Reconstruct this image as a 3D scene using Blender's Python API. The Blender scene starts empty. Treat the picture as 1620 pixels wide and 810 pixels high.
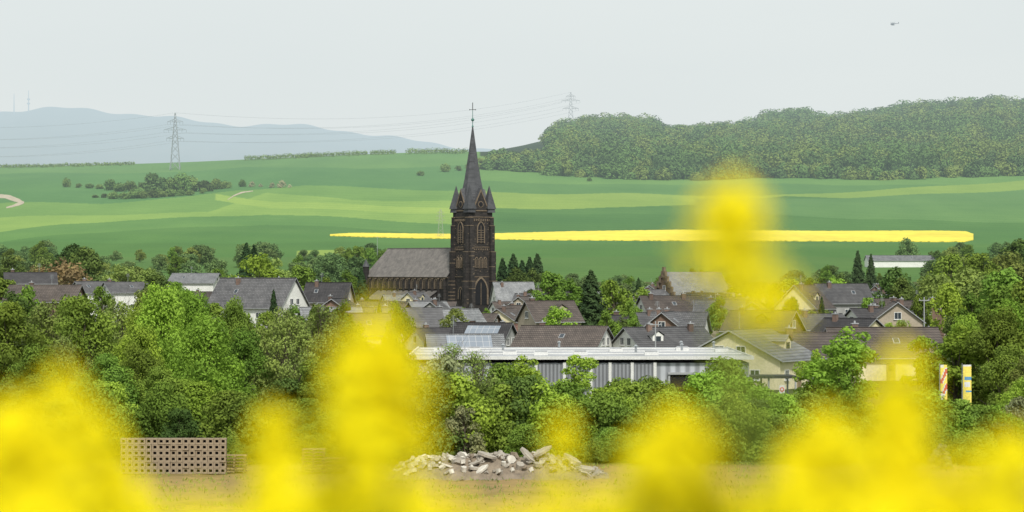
import bpy, math, random
import numpy as np
from mathutils import Vector, Matrix
R = random.Random(7)
F = 4500.0; CZ = 13.4; HY = 425.0
scene = bpy.context.scene
COL = scene.collection
rad = math.radians

# ------------------------------------------------------------------ terrain
cols = np.array([-700, 0, 300, 600, 740, 900, 1200, 1620, 2300], float)
knots = [
 (1000, [470]*9),
 (1100, [468]*9),
 (1400, [426]*9),
 (1700, [402, 402, 403, 405, 405, 405, 404, 402, 402]),
 (2000, [384, 384, 385, 386, 386, 387, 387, 388, 388]),
 (2300, [362, 362, 360, 362, 362, 361, 360, 360, 360]),
 (2600, [334, 334, 332, 328, 328, 330, 332, 332, 332]),
 (2900, [300, 302, 302, 294, 296, 300, 304, 305, 305]),
 (3200, [275, 276, 272, 262, 266, 276, 280, 280, 280]),
 (3500, [262, 262, 255, 244, 240, 250, 255, 252, 252]),
 (3900, [272, 272, 266, 256, 246, 215, 222, 205, 205]),
 (4400, [300, 300, 290, 280, 262, 210, 210, 182, 182]),
 (5200, [330, 330, 330, 310, 290, 235, 240, 215, 215]),
 (6000, [340]*9),
 (8000, [265, 262, 262, 270, 280, 300, 310, 320, 320]),
 (9500, [165, 170, 184, 214, 226, 250, 270, 280, 280]),
 (11000,[220, 225, 235, 250, 260, 280, 300, 310, 310]),
 (14000,[330]*9)]
KY = np.array([k[0] for k in knots], float)
KZ = np.array([[CZ + (HY - v) / F * k[0] for v in k[1]] for k in knots])
KZ[0, :] = 0; KZ[1, :] = 2.0
GY = np.arange(0, 14001, 20.0); GX = np.arange(-700, 2301, 20.0)
tmp = np.array([np.interp(GX, cols, row) for row in KZ])
G = np.array([np.interp(GY, KY, tmp[:, j]) for j in range(len(GX))]).T
G[GY < 1000, :] = 0
ker = np.exp(-np.linspace(-2, 2, 13) ** 2); ker /= ker.sum()
Gp = np.pad(G, ((6, 6), (6, 6)), mode='edge')
Gs = np.apply_along_axis(lambda m: np.convolve(m, ker, 'valid'), 0, Gp)
Gs = np.apply_along_axis(lambda m: np.convolve(m, ker, 'valid'), 1, Gs)
def terr(X, Y):
    X = np.asarray(X, float); Y = np.asarray(Y, float)
    Yc = np.clip(Y, 1.0, None)
    px = np.clip(810 + F * X / np.maximum(Yc, 300), -700, 2300 - 1)
    fy = np.clip(Yc / 20.0, 0, len(GY) - 1.001); fx = (px + 700) / 20.0
    iy = fy.astype(int); ix = np.clip(fx.astype(int), 0, len(GX) - 2)
    ty = fy - iy; tx = fx - ix
    z = (Gs[iy, ix] * (1 - ty) * (1 - tx) + Gs[iy + 1, ix] * ty * (1 - tx) +
         Gs[iy, ix + 1] * (1 - ty) * tx + Gs[iy + 1, ix + 1] * ty * tx)
    near = np.interp(Y, [-300, 3, 6, 60, 100, 125], [12.3, 12.1, 11.9, 4.2, 0.6, 0.0])
    z = z + near
    z = z + np.where(Y > 1500, 2.0 * np.sin(X / 170 + Y / 300) * np.sin(Y / 210 - X / 400), 0) * np.clip((Y - 1500) / 500, 0, 1)
    z = z + np.where(Y > 7000, 9.0 * np.sin(X / 130) + 6 * np.sin(X / 61 + 1) + 3 * np.sin(X / 23), 0)
    return z
def gz(x, y): return float(terr(np.array([x]), np.array([y]))[0])
def wx(px, Y): return (px - 810) / F * Y
def wz(py, Y): return CZ + (HY - py) / F * Y
_ys = np.arange(1050, 4400, 4.0)
def ground_at(px, py):
    X = wx(px, _ys); s = HY - F * (terr(X, _ys) - CZ) / _ys
    k = np.argmax(s <= py)
    if s[k] > py: k = int(np.argmin(s))
    Y = float(_ys[k]); return wx(px, Y), Y, gz(wx(px, Y), Y)

# ------------------------------------------------------------------ materials
def lin(c):
    c = c / 255.0
    return c / 12.92 if c < .04045 else ((c + .055) / 1.055) ** 2.4
def srgb(r, g, b, k=1.0): return (lin(r) * k, lin(g) * k, lin(b) * k, 1)
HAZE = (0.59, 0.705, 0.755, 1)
def paint_haze(nt, shader_out):  # distance haze painted into the material: emission mixed in, stronger with world Y
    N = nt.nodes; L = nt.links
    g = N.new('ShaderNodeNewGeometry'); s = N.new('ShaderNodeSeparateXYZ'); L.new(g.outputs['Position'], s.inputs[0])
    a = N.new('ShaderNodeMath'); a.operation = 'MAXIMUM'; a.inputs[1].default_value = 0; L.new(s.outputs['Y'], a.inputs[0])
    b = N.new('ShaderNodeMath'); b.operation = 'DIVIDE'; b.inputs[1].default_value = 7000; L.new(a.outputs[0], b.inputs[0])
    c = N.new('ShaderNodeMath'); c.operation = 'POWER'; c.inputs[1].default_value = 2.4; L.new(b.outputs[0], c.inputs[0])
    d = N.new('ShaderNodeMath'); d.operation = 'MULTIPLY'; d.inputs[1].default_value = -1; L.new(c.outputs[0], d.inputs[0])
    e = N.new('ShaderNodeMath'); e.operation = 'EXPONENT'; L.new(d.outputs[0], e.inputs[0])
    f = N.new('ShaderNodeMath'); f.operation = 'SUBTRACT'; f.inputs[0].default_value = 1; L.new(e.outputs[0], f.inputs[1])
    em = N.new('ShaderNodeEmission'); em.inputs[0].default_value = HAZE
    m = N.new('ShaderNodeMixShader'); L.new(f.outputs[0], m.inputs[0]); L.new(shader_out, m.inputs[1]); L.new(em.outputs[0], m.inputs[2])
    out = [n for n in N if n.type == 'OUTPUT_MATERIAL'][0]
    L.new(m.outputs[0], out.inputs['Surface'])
def newmat(name):
    m = bpy.data.materials.new(name); m.use_nodes = True
    return m, m.node_tree, m.node_tree.nodes['Principled BSDF']
def mixc(nt, fac, c1, c2, blend='MIX'):
    n = nt.nodes.new('ShaderNodeMix'); n.data_type = 'RGBA'; n.blend_type = blend
    for idx, v in ((0, fac), (6, c1), (7, c2)):
        if hasattr(v, 'is_output'): nt.links.new(v, n.inputs[idx])
        else: n.inputs[idx].default_value = v
    return n.outputs[2]
def noise(nt, scale, detail=4, coord='Object', stretch=None):
    tc = nt.nodes.new('ShaderNodeTexCoord'); n = nt.nodes.new('ShaderNodeTexNoise')
    n.inputs['Scale'].default_value = scale; n.inputs['Detail'].default_value = detail
    if stretch:
        mp = nt.nodes.new('ShaderNodeMapping'); mp.inputs['Scale'].default_value = stretch
        nt.links.new(tc.outputs[coord], mp.inputs[0]); nt.links.new(mp.outputs[0], n.inputs['Vector'])
    else: nt.links.new(tc.outputs[coord], n.inputs['Vector'])
    return n.outputs['Fac']
def ramp(nt, fac, stops):
    r = nt.nodes.new('ShaderNodeValToRGB'); nt.links.new(fac, r.inputs[0])
    while len(r.color_ramp.elements) < len(stops): r.color_ramp.elements.new(0.5)
    for e, (p, c) in zip(r.color_ramp.elements, stops): e.position = p; e.color = c
    return r.outputs[0]
def dark(c, k): return (c[0] * k, c[1] * k, c[2] * k, 1)
def m_basic(name, c, rough=0.8, ns=1.5, amt=0.35, metal=0.0, bump=0.0):
    m, nt, p = newmat(name)
    f = noise(nt, ns, 6)
    col = ramp(nt, f, [(0.3, dark(c, 1 - amt)), (0.7, dark(c, 1 + amt * .5))])
    f2 = noise(nt, ns * 9, 3)
    col = mixc(nt, 0.25, col, ramp(nt, f2, [(0.35, dark(c, .55)), (0.65, dark(c, 1.3))]))
    nt.links.new(col, p.inputs['Base Color']); p.inputs['Roughness'].default_value = rough; p.inputs['Metallic'].default_value = metal
    p.inputs['Specular IOR Level'].default_value = 0.3
    if bump:
        b = nt.nodes.new('ShaderNodeBump'); b.inputs['Strength'].default_value = bump; nt.links.new(f2, b.inputs['Height']); nt.links.new(b.outputs[0], p.inputs['Normal'])
    paint_haze(nt, p.outputs[0]); return m
def m_brick(name, c1, c2, mortar, bw, bh, msize=0.02, rough=0.85, bias=0.0, blotch=0.5):
    m, nt, p = newmat(name); N = nt.nodes; L = nt.links
    tc = N.new('ShaderNodeTexCoord'); s = N.new('ShaderNodeSeparateXYZ'); L.new(tc.outputs['Object'], s.inputs[0])
    a = N.new('ShaderNodeMath'); a.operation = 'ADD'; L.new(s.outputs[0], a.inputs[0]); L.new(s.outputs[1], a.inputs[1])
    cb = N.new('ShaderNodeCombineXYZ'); L.new(a.outputs[0], cb.inputs[0]); L.new(s.outputs[2], cb.inputs[1])
    b = N.new('ShaderNodeTexBrick'); L.new(cb.outputs[0], b.inputs['Vector'])
    b.inputs['Scale'].default_value = 1; b.inputs['Brick Width'].default_value = bw; b.inputs['Row Height'].default_value = bh
    b.inputs['Mortar Size'].default_value = msize; b.inputs['Bias'].default_value = bias
    b.inputs['Color1'].default_value = c1; b.inputs['Color2'].default_value = c2; b.inputs['Mortar'].default_value = mortar
    f = noise(nt, 0.6, 6)
    oi = N.new('ShaderNodeObjectInfo'); mv = N.new('ShaderNodeMapRange'); L.new(oi.outputs['Random'], mv.inputs[0]); mv.inputs[3].default_value = .8; mv.inputs[4].default_value = 1.25
    col = mixc(nt, blotch, b.outputs['Color'], ramp(nt, f, [(0.3, (0.35, 0.35, 0.35, 1)), (0.72, (1.25, 1.2, 1.15, 1))]), 'MULTIPLY')
    hs = N.new('ShaderNodeHueSaturation'); L.new(col, hs.inputs['Color']); L.new(mv.outputs[0], hs.inputs['Value'])
    L.new(hs.outputs[0], p.inputs['Base Color']); p.inputs['Roughness'].default_value = rough; p.inputs['Specular IOR Level'].default_value = 0.25
    paint_haze(nt, p.outputs[0]); return m
def m_leaf(name, c, trans=0.25, var=0.5):
    m, nt, p = newmat(name); N = nt.nodes; L = nt.links
    oi = N.new('ShaderNodeObjectInfo')
    f = noise(nt, 0.45, 3); f2 = noise(nt, 5.0, 2)
    col = ramp(nt, f, [(0.3, dark(c, 0.72)), (0.7, (c[0] * 1.35, c[1] * 1.25, c[2] * 1.0, 1))])
    col = mixc(nt, 0.3, col, ramp(nt, f2, [(0.3, (0.6, 0.65, 0.6, 1)), (0.7, (1.4, 1.3, 1.2, 1))]), 'MULTIPLY')
    hs = N.new('ShaderNodeHueSaturation'); L.new(col, hs.inputs['Color'])
    mr = N.new('ShaderNodeMapRange'); L.new(oi.outputs['Random'], mr.inputs[0]); mr.inputs[3].default_value = 0.48; mr.inputs[4].default_value = 0.512
    L.new(mr.outputs[0], hs.inputs['Hue'])
    mm = N.new('ShaderNodeMath'); mm.operation = 'MULTIPLY'; mm.inputs[1].default_value = 7.31; L.new(oi.outputs['Random'], mm.inputs[0])
    fr = N.new('ShaderNodeMath'); fr.operation = 'FRACT'; L.new(mm.outputs[0], fr.inputs[0])
    mv = N.new('ShaderNodeMapRange'); L.new(fr.outputs[0], mv.inputs[0]); mv.inputs[3].default_value = 1 - var * .45; mv.inputs[4].default_value = 1 + var * .6
    L.new(mv.outputs[0], hs.inputs['Value'])
    d = N.new('ShaderNodeBsdfDiffuse'); t = N.new('ShaderNodeBsdfTranslucent'); L.new(hs.outputs[0], d.inputs[0]); L.new(hs.outputs[0], t.inputs[0])
    mx = N.new('ShaderNodeMixShader'); mx.inputs[0].default_value = trans; L.new(d.outputs[0], mx.inputs[1]); L.new(t.outputs[0], mx.inputs[2])
    N.remove(p); paint_haze(nt, mx.outputs[0]); return m

M = {}
M['bark'] = m_basic('bark', (0.11, 0.09, 0.065, 1), 0.95, 3)
M['leaf_mid'] = m_leaf('leaf_mid', (0.15, 0.25, 0.05, 1), .25)
M['leaf_bright'] = m_leaf('leaf_bright', (0.225, 0.365, 0.06, 1), 0.3)
M['leaf_dark'] = m_leaf('leaf_dark', (0.09, 0.15, 0.045, 1))
M['leaf_olive'] = m_leaf('leaf_olive', (0.195, 0.27, 0.08, 1))
M['leaf_rust'] = m_leaf('leaf_rust', (0.2, 0.17, 0.09, 1))
M['leaf_blue'] = m_leaf('leaf_blue', (0.13, 0.215, 0.09, 1))
M['leaf_pale'] = m_leaf('leaf_pale', (0.4, 0.42, 0.29, 1))
M['leaf_blossom'] = m_leaf('leaf_blossom', (0.3, 0.35, 0.19, 1))
M['leaf_forest'] = m_leaf('leaf_forest', (0.13, 0.22, 0.075, 1), 0.12)
M['leaf_f2'] = m_leaf('leaf_f2', (0.185, 0.29, 0.09, 1), 0.12); M['leaf_f3'] = m_leaf('leaf_f3', (0.09, 0.155, 0.06, 1), 0.1)
M['needle'] = m_leaf('needle', (0.04, 0.075, 0.035, 1), 0.1)
M['stone'] = m_brick('basalt_stone', (0.03, 0.027, 0.026, 1), (0.062, 0.053, 0.047, 1), (0.024, 0.022, 0.021, 1), 0.9, 0.45, 0.03, bias=-0.2)
M['tuff'] = m_basic('tuff_stone', (0.19, 0.145, 0.1, 1), 0.9, 2, 0.5)
M['slate'] = m_brick('spire_slate', (0.08, 0.085, 0.092, 1), (0.105, 0.11, 0.12, 1), (0.06, 0.06, 0.065, 1), 0.5, 0.3, 0.03, 0.6)
M['nave_roof'] = m_brick('nave_slate', (0.15, 0.14, 0.13, 1), (0.2, 0.185, 0.17, 1), (0.11, 0.10, 0.095, 1), 0.6, 0.35, 0.03, 0.7)
M['copper'] = m_basic('copper_patina', (0.08, 0.2, 0.17, 1), 0.6)
M['iron'] = m_basic('dark_iron', (0.05, 0.05, 0.05, 1), 0.5)
def roofm(n, c): return m_brick(n, dark(c, .8), dark(c, 1.15), dark(c, .45), 0.35, 0.3, 0.05, 0.75)
M['roof_grey'] = roofm('roof_grey', (0.13, 0.13, 0.135, 1))
M['roof_dark'] = roofm('roof_dark', (0.065, 0.063, 0.066, 1))
M['roof_brown'] = roofm('roof_brown', (0.11, 0.092, 0.082, 1))
M['roof_red'] = roofm('roof_red', (0.16, 0.09, 0.07, 1))
M['roof_light'] = roofm('roof_light', (0.25, 0.26, 0.27, 1))
M['white'] = m_basic('white_render', (0.76, 0.76, 0.72, 1), 0.9, 0.5, 0.12)
M['cream'] = m_basic('cream_render', (0.72, 0.65, 0.43, 1), 0.9, 0.5, 0.12)
M['beige'] = m_basic('beige_render', (0.42, 0.36, 0.28, 1), 0.9, 0.5, 0.2)
M['greywall'] = m_basic('grey_render', (0.36, 0.36, 0.35, 1), 0.9, 0.5, 0.2)
M['brickwall'] = m_brick('red_brick', (0.17, 0.08, 0.05, 1), (0.24, 0.13, 0.09, 1), (0.2, 0.17, 0.14, 1), 0.26, 0.09)
M['rubblestone'] = m_brick('tan_stone', (0.2, 0.14, 0.09, 1), (0.11, 0.08, 0.06, 1), (0.25, 0.2, 0.15, 1), 0.6, 0.35)
M['chimney'] = m_brick('chimney_brick', (0.2, 0.09, 0.06, 1), (0.13, 0.07, 0.05, 1), (0.2, 0.18, 0.16, 1), 0.25, 0.1)
M['trim'] = m_basic('white_trim', (0.68, 0.68, 0.66, 1), 0.6, 1, 0.08)
M['fascia'] = m_basic('grey_fascia', (0.35, 0.36, 0.37, 1), 0.6, 1, 0.1)
M['dark'] = m_basic('dark_interior', (0.012, 0.012, 0.014, 1), 0.7)
M['metal'] = m_basic('galvanised_steel', (0.33, 0.35, 0.36, 1), 0.5, 0.3, 0.1, 0.3)
M['concrete'] = m_basic('broken_concrete', (0.37, 0.335, 0.28, 1), 0.95, 1.2, 0.4, bump=0.4)
M['concrete_w'] = m_basic('pale_concrete', (0.58, 0.545, 0.47, 1), 0.95, 1.2, 0.35, bump=0.4)
M['concrete_d'] = m_basic('brown_rubble', (0.23, 0.185, 0.135, 1), 0.95, 1.2, 0.4, bump=0.4)
M['block'] = m_basic('concrete_block', (0.31, 0.245, 0.17, 1), 0.95, 1.2, 0.35, bump=0.3)
M['wood'] = m_basic('pallet_wood', (0.27, 0.2, 0.12, 1), 0.9, 3, 0.4)
M['redp'] = m_basic('red_fabric', (0.6, 0.12, 0.08, 1), 0.7, 1, 0.1)
M['yelp'] = m_basic('yellow_fabric', (0.85, 0.7, 0.14, 1), 0.7, 1, 0.1)
M['bluep'] = m_basic('blue_fabric', (0.12, 0.3, 0.5, 1), 0.7, 1, 0.1)
M['heli'] = m_basic('helicopter_paint', (0.12, 0.13, 0.15, 1), 0.4, 1, 0.1)
M['tanpath'] = m_basic('dirt_track', (0.40, 0.35, 0.25, 1), 0.95, .2, 0.3)
def m_glass():
    m, nt, p = newmat('window_glass'); p.inputs['Base Color'].default_value = (0.035, 0.045, 0.055, 1); p.inputs['Roughness'].default_value = 0.12
    paint_haze(nt, p.outputs[0]); return m
M['glass'] = m_glass()
def m_solar():
    m, nt, p = newmat('solar_panel'); N = nt.nodes
    b = N.new('ShaderNodeTexBrick'); tc = N.new('ShaderNodeTexCoord'); nt.links.new(tc.outputs['Object'], b.inputs['Vector'])
    b.offset = 0; b.inputs['Scale'].default_value = 1; b.inputs['Brick Width'].default_value = 1; b.inputs['Row Height'].default_value = 1.4; b.inputs['Mortar Size'].default_value = .03
    b.inputs['Color1'].default_value = (0.2, 0.23, 0.27, 1); b.inputs['Color2'].default_value = (0.24, 0.27, 0.31, 1); b.inputs['Mortar'].default_value = (0.42, 0.42, 0.42, 1)
    nt.links.new(b.outputs[0], p.inputs['Base Color']); p.inputs['Roughness'].default_value = 0.15; paint_haze(nt, p.outputs[0]); return m
M['solar'] = m_solar()
def m_corr(name, c, period):
    m, nt, p = newmat(name); N = nt.nodes; L = nt.links
    tc = N.new('ShaderNodeTexCoord'); w = N.new('ShaderNodeTexWave'); w.bands_direction = 'X'; w.inputs['Scale'].default_value = 1 / period * 0.314 * 1.0
    w.inputs['Distortion'].default_value = 0; L.new(tc.outputs['Object'], w.inputs['Vector'])
    col = ramp(nt, w.outputs['Fac'], [(0.15, dark(c, .6)), (0.8, dark(c, 1.15))])
    f = noise(nt, 0.5, 5)
    col = mixc(nt, 0.4, col, ramp(nt, f, [(0.3, (.6, .6, .6, 1)), (0.7, (1.1, 1.1, 1.1, 1))]), 'MULTIPLY')
    L.new(col, p.inputs['Base Color']); b = N.new('ShaderNodeBump'); b.inputs['Strength'].default_value = 0.6; b.inputs['Distance'].default_value = .05
    L.new(w.outputs['Fac'], b.inputs['Height']); L.new(b.outputs[0], p.inputs['Normal']); p.inputs['Roughness'].default_value = .55
    paint_haze(nt, p.outputs[0]); return m
M['corr'] = m_corr('corrugated_steel', (0.25, 0.26, 0.28, 1), 0.35)
M['corr_l'] = m_corr('pale_cladding', (0.42, 0.44, 0.47, 1), 0.9)
M['flatroof'] = m_basic('flat_roof_felt', (0.37, 0.38, 0.39, 1), 0.9, .25, 0.4)

# ------------------------------------------------------------------ builders
class MB:
    def __init__(s): s.v = []; s.f = []; s.m = []
    def poly(s, pts, mi=0):
        b = len(s.v); s.v += [tuple(p) for p in pts]; s.f.append(tuple(range(b, b + len(pts)))); s.m.append(mi)
    def box(s, c, d, mi=0, mat=None):
        x, y, z = [k / 2 for k in d]
        P = [Vector((a * x, b_ * y, e * z)) for a in (-1, 1) for b_ in (-1, 1) for e in (-1, 1)]
        if mat is not None: P = [mat @ p for p in P]
        P = [p + Vector(c) for p in P]; b = len(s.v); s.v += [tuple(p) for p in P]
        for f in ((0, 1, 3, 2), (4, 6, 7, 5), (0, 4, 5, 1), (2, 3, 7, 6), (0, 2, 6, 4), (1, 5, 7, 3)):
            s.f.append(tuple(b + i for i in f)); s.m.append(mi)
    def tube(s, p0, p1, r0, r1, n=6, mi=0):
        p0 = Vector(p0); p1 = Vector(p1); d = (p1 - p0)
        if d.length < 1e-6: return
        q = d.to_track_quat('Z', 'Y'); b = len(s.v)
        for p, r in ((p0, r0), (p1, r1)):
            for i in range(n):
                a = 2 * math.pi * i / n; s.v.append(tuple(p + q @ Vector((r * math.cos(a), r * math.sin(a), 0))))
        for i in range(n):
            j = (i + 1) % n; s.f.append((b + i, b + j, b + n + j, b + n + i)); s.m.append(mi)
        s.f.append(tuple(b + i for i in reversed(range(n)))); s.m.append(mi)
        s.f.append(tuple(b + n + i for i in range(n))); s.m.append(mi)
    def prism(s, prof, axis_from, axis_to, fn, mi=0):
        n = len(prof); b = len(s.v)
        for w in (axis_from, axis_to): s.v += [tuple(fn(u, v, w)) for u, v in prof]
        s.f.append(tuple(range(b, b + n))); s.m.append(mi); s.f.append(tuple(reversed(range(b + n, b + 2 * n)))); s.m.append(mi)
        for i in range(n):
            j = (i + 1) % n; s.f.append((b + j, b + i, b + n + i, b + n + j)); s.m.append(mi)
    def cone(s, c, r0, r1, z0, z1, n=8, rot=0, mi=0):
        b = len(s.v)
        for z, r in ((z0, r0), (z1, r1)):
            for i in range(n):
                a = rot + 2 * math.pi * i / n; s.v.append((c[0] + r * math.cos(a), c[1] + r * math.sin(a), z))
        for i in range(n):
            j = (i + 1) % n; s.f.append((b + i, b + j, b + n + j, b + n + i)); s.m.append(mi)
        s.f.append(tuple(b + i for i in reversed(range(n)))); s.m.append(mi); s.f.append(tuple(b + n + i for i in range(n))); s.m.append(mi)
    def mesh(s, name, mats):
        me = bpy.data.meshes.new(name); me.from_pydata(s.v, [], s.f)
        for k in mats: me.materials.append(M[k])
        me.polygons.foreach_set('material_index', s.m); me.update(); return me
def link(ob, parent=None):
    COL.objects.link(ob)
    if parent is not None: ob.parent = parent
    return ob
def obj(name, me, parent=None, loc=(0, 0, 0), rot=(0, 0, 0)):
    o = bpy.data.objects.new(name, me); o.location = loc; o.rotation_euler = rot; return link(o, parent)
def top(name, label, cat, loc, rotz=0, group=None, me=None):
    o = bpy.data.objects.new(name, me); o.location = loc; o.rotation_euler = (0, 0, rotz); o['label'] = label; o['category'] = cat
    if me is None: o.empty_display_size = 0.5
    if group: o['group'] = group
    return link(o)
def meshnp(name, V, Fq, mats, mi=None):
    me = bpy.data.meshes.new(name); nv = len(V); nf = len(Fq); k = Fq.shape[1]
    me.vertices.add(nv); me.vertices.foreach_set('co', V.astype(np.float32).ravel())
    me.loops.add(nf * k); me.loops.foreach_set('vertex_index', Fq.astype(np.int32).ravel())
    me.polygons.add(nf); me.polygons.foreach_set('loop_start', np.arange(0, nf * k, k, dtype=np.int32))
    try: me.polygons.foreach_set('loop_total', np.full(nf, k, dtype=np.int32))
    except Exception: pass
    for m_ in mats: me.materials.append(M[m_] if isinstance(m_, str) else m_)
    if mi is not None: me.polygons.foreach_set('material_index', mi)
    me.update(calc_edges=True); me.validate(); return me

# ------------------------------------------------------------------ ground
us = np.concatenate([np.linspace(-0.42, -0.185, 45)[:-1], np.linspace(-0.185, 0.185, 640), np.linspace(0.185, 0.42, 45)[1:]])
Yr = np.concatenate([[-250, -100, -40, -15], np.arange(-5, 12, 1.0), np.arange(12, 230, 4.0), np.arange(230, 1100, 25.0),
                     np.arange(1100, 3650, 7.0), np.arange(3650, 6000, 40.0), np.arange(6000, 12000, 120.0), [12500, 14000, 18000, 26000, 40000]])
YY, UU = np.meshgrid(Yr, us, indexing='ij'); XX = UU * (np.maximum(YY, 0) + 80)
ZZ = terr(XX.ravel(), YY.ravel()).reshape(XX.shape)
nearm = (YY > 130) & (YY < 230)
ZZ = ZZ + np.where(nearm, 0.06 * np.sin(XX * 1.7 + YY * .6) * np.sin(XX * .6 - YY * .9), 0)
nr, nc = XX.shape
V = np.stack([XX.ravel(), YY.ravel(), ZZ.ravel()], 1)
idx = np.arange(nr * nc).reshape(nr, nc)
Fq = np.stack([idx[:-1, :-1].ravel(), idx[:-1, 1:].ravel(), idx[1:, 1:].ravel(), idx[1:, :-1].ravel()], 1)
PX = 810 + F * XX / np.maximum(YY, 1); PY = HY - F * (ZZ - CZ) / np.maximum(YY, 1)
PXw = PX; PYw = PY + 1.2 * np.sin(PX / 37.0) + 1.0 * np.sin(PX / 90.0 + 1)
K = 1 / 1.62
def C(r, g, b):
    c = np.array(srgb(r, g, b)[:3]) * K * np.array([1.1, .99, .86]); l = c.mean(); return c * .95 + l * .05
colr = np.zeros((nr, nc, 3)); colr[:] = C(105, 120, 75)
def band(mask, c): colr[mask] = c
def ln(xs, ys): return np.interp(PXw, xs, ys)
hill = YY > 1250
A = ln([0, 160, 290, 370, 480, 620, 720, 800], [322, 322, 312, 300, 294, 299, 303, 303])
B = ln([0, 100, 200, 420, 560, 720, 800], [368, 356, 348, 338, 346, 356, 360])
L_ = PXw < 800
band(hill, C(88, 142, 74))
band(hill & L_ & (PYw < A), C(94, 150, 92))
band(hill & L_ & (PYw < ln([0, 300, 390, 560, 740], [276, 272, 262, 268, 262])), C(108, 160, 98))
band(hill & L_ & (PYw >= A) & (PYw < B), C(146, 190, 100))
B2 = ln([0, 330, 420, 560, 740], [345, 335, 303, 318, 318])
band(hill & L_ & (PYw >= A) & (PYw < np.minimum(B, B2)), C(122, 172, 94))
B3 = ln([300, 430, 600, 740, 790], [300, 318, 326, 330, 330])
band(hill & L_ & (PXw > 340) & (PYw >= B3) & (PYw < B3 + 10), C(162, 202, 104))
band(hill & L_ & (PYw >= B), C(106, 160, 88))
band(hill & L_ & (PYw >= B + 16), C(92, 146, 78))
Rm = PXw >= 740
band(hill & Rm, C(90, 144, 80))
top1 = ln([740, 1000, 1200, 1620], [304, 306, 312, 285]); bot1 = ln([740, 1000, 1200, 1240], [330, 328, 318, 312])
band(hill & Rm & (PYw < top1), C(98, 152, 88))
band(hill & Rm & (PYw < ln([740, 1000, 1620], [286, 292, 292])), C(112, 164, 92))
band(hill & Rm & (PYw >= top1) & (PYw < bot1), C(142, 182, 92))
band(hill & (PXw > 1100) & (PYw > ln([1100, 1250, 1620], [314, 316, 300])) & (PYw < ln([1100, 1620], [338, 352])), C(104, 156, 94))
band(hill & (PXw > 760) & (PYw > ln([760, 1100], [336, 340])) & (PYw < 366) & (PXw < 1120), C(84, 138, 76))
band(hill & (PYw > 384), C(90, 142, 74))
band(hill & (PYw > 397) & (PYw < 406) & (PXw > 470) & (PXw < 720), C(154, 190, 94))
band(hill & (PYw > 406), C(94, 140, 76))
band((YY > 3420) & (YY < 6000) & (PXw > 760), C(52, 78, 44))
band((YY > 3650) & (YY < 6000) & (PXw <= 760), C(90, 140, 90))
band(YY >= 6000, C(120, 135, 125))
band((YY > 225) & (YY < 1250), C(90, 105, 62))
band((YY > 120) & (YY <= 225), C(170, 152, 112))
band((YY > 192) & (YY <= 225), C(96, 112, 52))
band(YY <= 120, C(95, 105, 55))
cm = np.ones((nr * nc, 4), np.float32); cm[:, :3] = colr.reshape(-1, 3)
gm, nt, p = newmat('ground_soil_and_crops'); N = nt.nodes; Lk = nt.links
at = N.new('ShaderNodeAttribute'); at.attribute_name = 'crop'
f1 = noise(nt, 0.006, 6); f2 = noise(nt, 0.9, 8)
f3 = noise(nt, 0.02, 5, stretch=(1, .25, 1))
c1 = mixc(nt, 0.5, at.outputs['Color'], ramp(nt, f1, [(0.3, (.78, .84, .82, 1)), (0.7, (1.22, 1.1, 1.05, 1))]), 'MULTIPLY')
c1 = mixc(nt, 0.6, c1, ramp(nt, f3, [(0.3, (.82, .87, .84, 1)), (0.7, (1.16, 1.1, 1.05, 1))]), 'MULTIPLY')
c2 = mixc(nt, 0.5, c1, ramp(nt, f2, [(0.3, (.55, .65, .5, 1)), (0.7, (1.35, 1.25, 1.2, 1))]), 'MULTIPLY')
tc = N.new('ShaderNodeTexCoord'); wv = N.new('ShaderNodeTexWave'); wv.inputs['Scale'].default_value = 0.014; wv.inputs['Distortion'].default_value = 3; wv.inputs['Detail Scale'].default_value = .02
mp = N.new('ShaderNodeMapping'); mp.inputs['Rotation'].default_value = (0, 0, rad(68)); Lk.new(tc.outputs['Object'], mp.inputs[0]); Lk.new(mp.outputs[0], wv.inputs['Vector'])
c3 = mixc(nt, 0.9, c2, ramp(nt, wv.outputs['Fac'], [(0.0, (.78, .84, .76, 1)), (0.1, (1, 1, 1, 1))]), 'MULTIPLY')
Lk.new(c3, p.inputs['Base Color']); p.inputs['Roughness'].default_value = 1; p.inputs['Specular IOR Level'].default_value = 0.1
paint_haze(nt, p.outputs[0])
gme = meshnp('ground', V, Fq, [gm])
ca = gme.color_attributes.new('crop', 'FLOAT_COLOR', 'POINT'); ca.data.foreach_set('color', cm.ravel())
gme.polygons.foreach_set('use_smooth', np.ones(len(gme.polygons), bool))
g = obj('ground', gme); g['kind'] = 'structure'; g['label'] = 'rolling green crop fields above a valley town'; g['category'] = 'ground'

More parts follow.
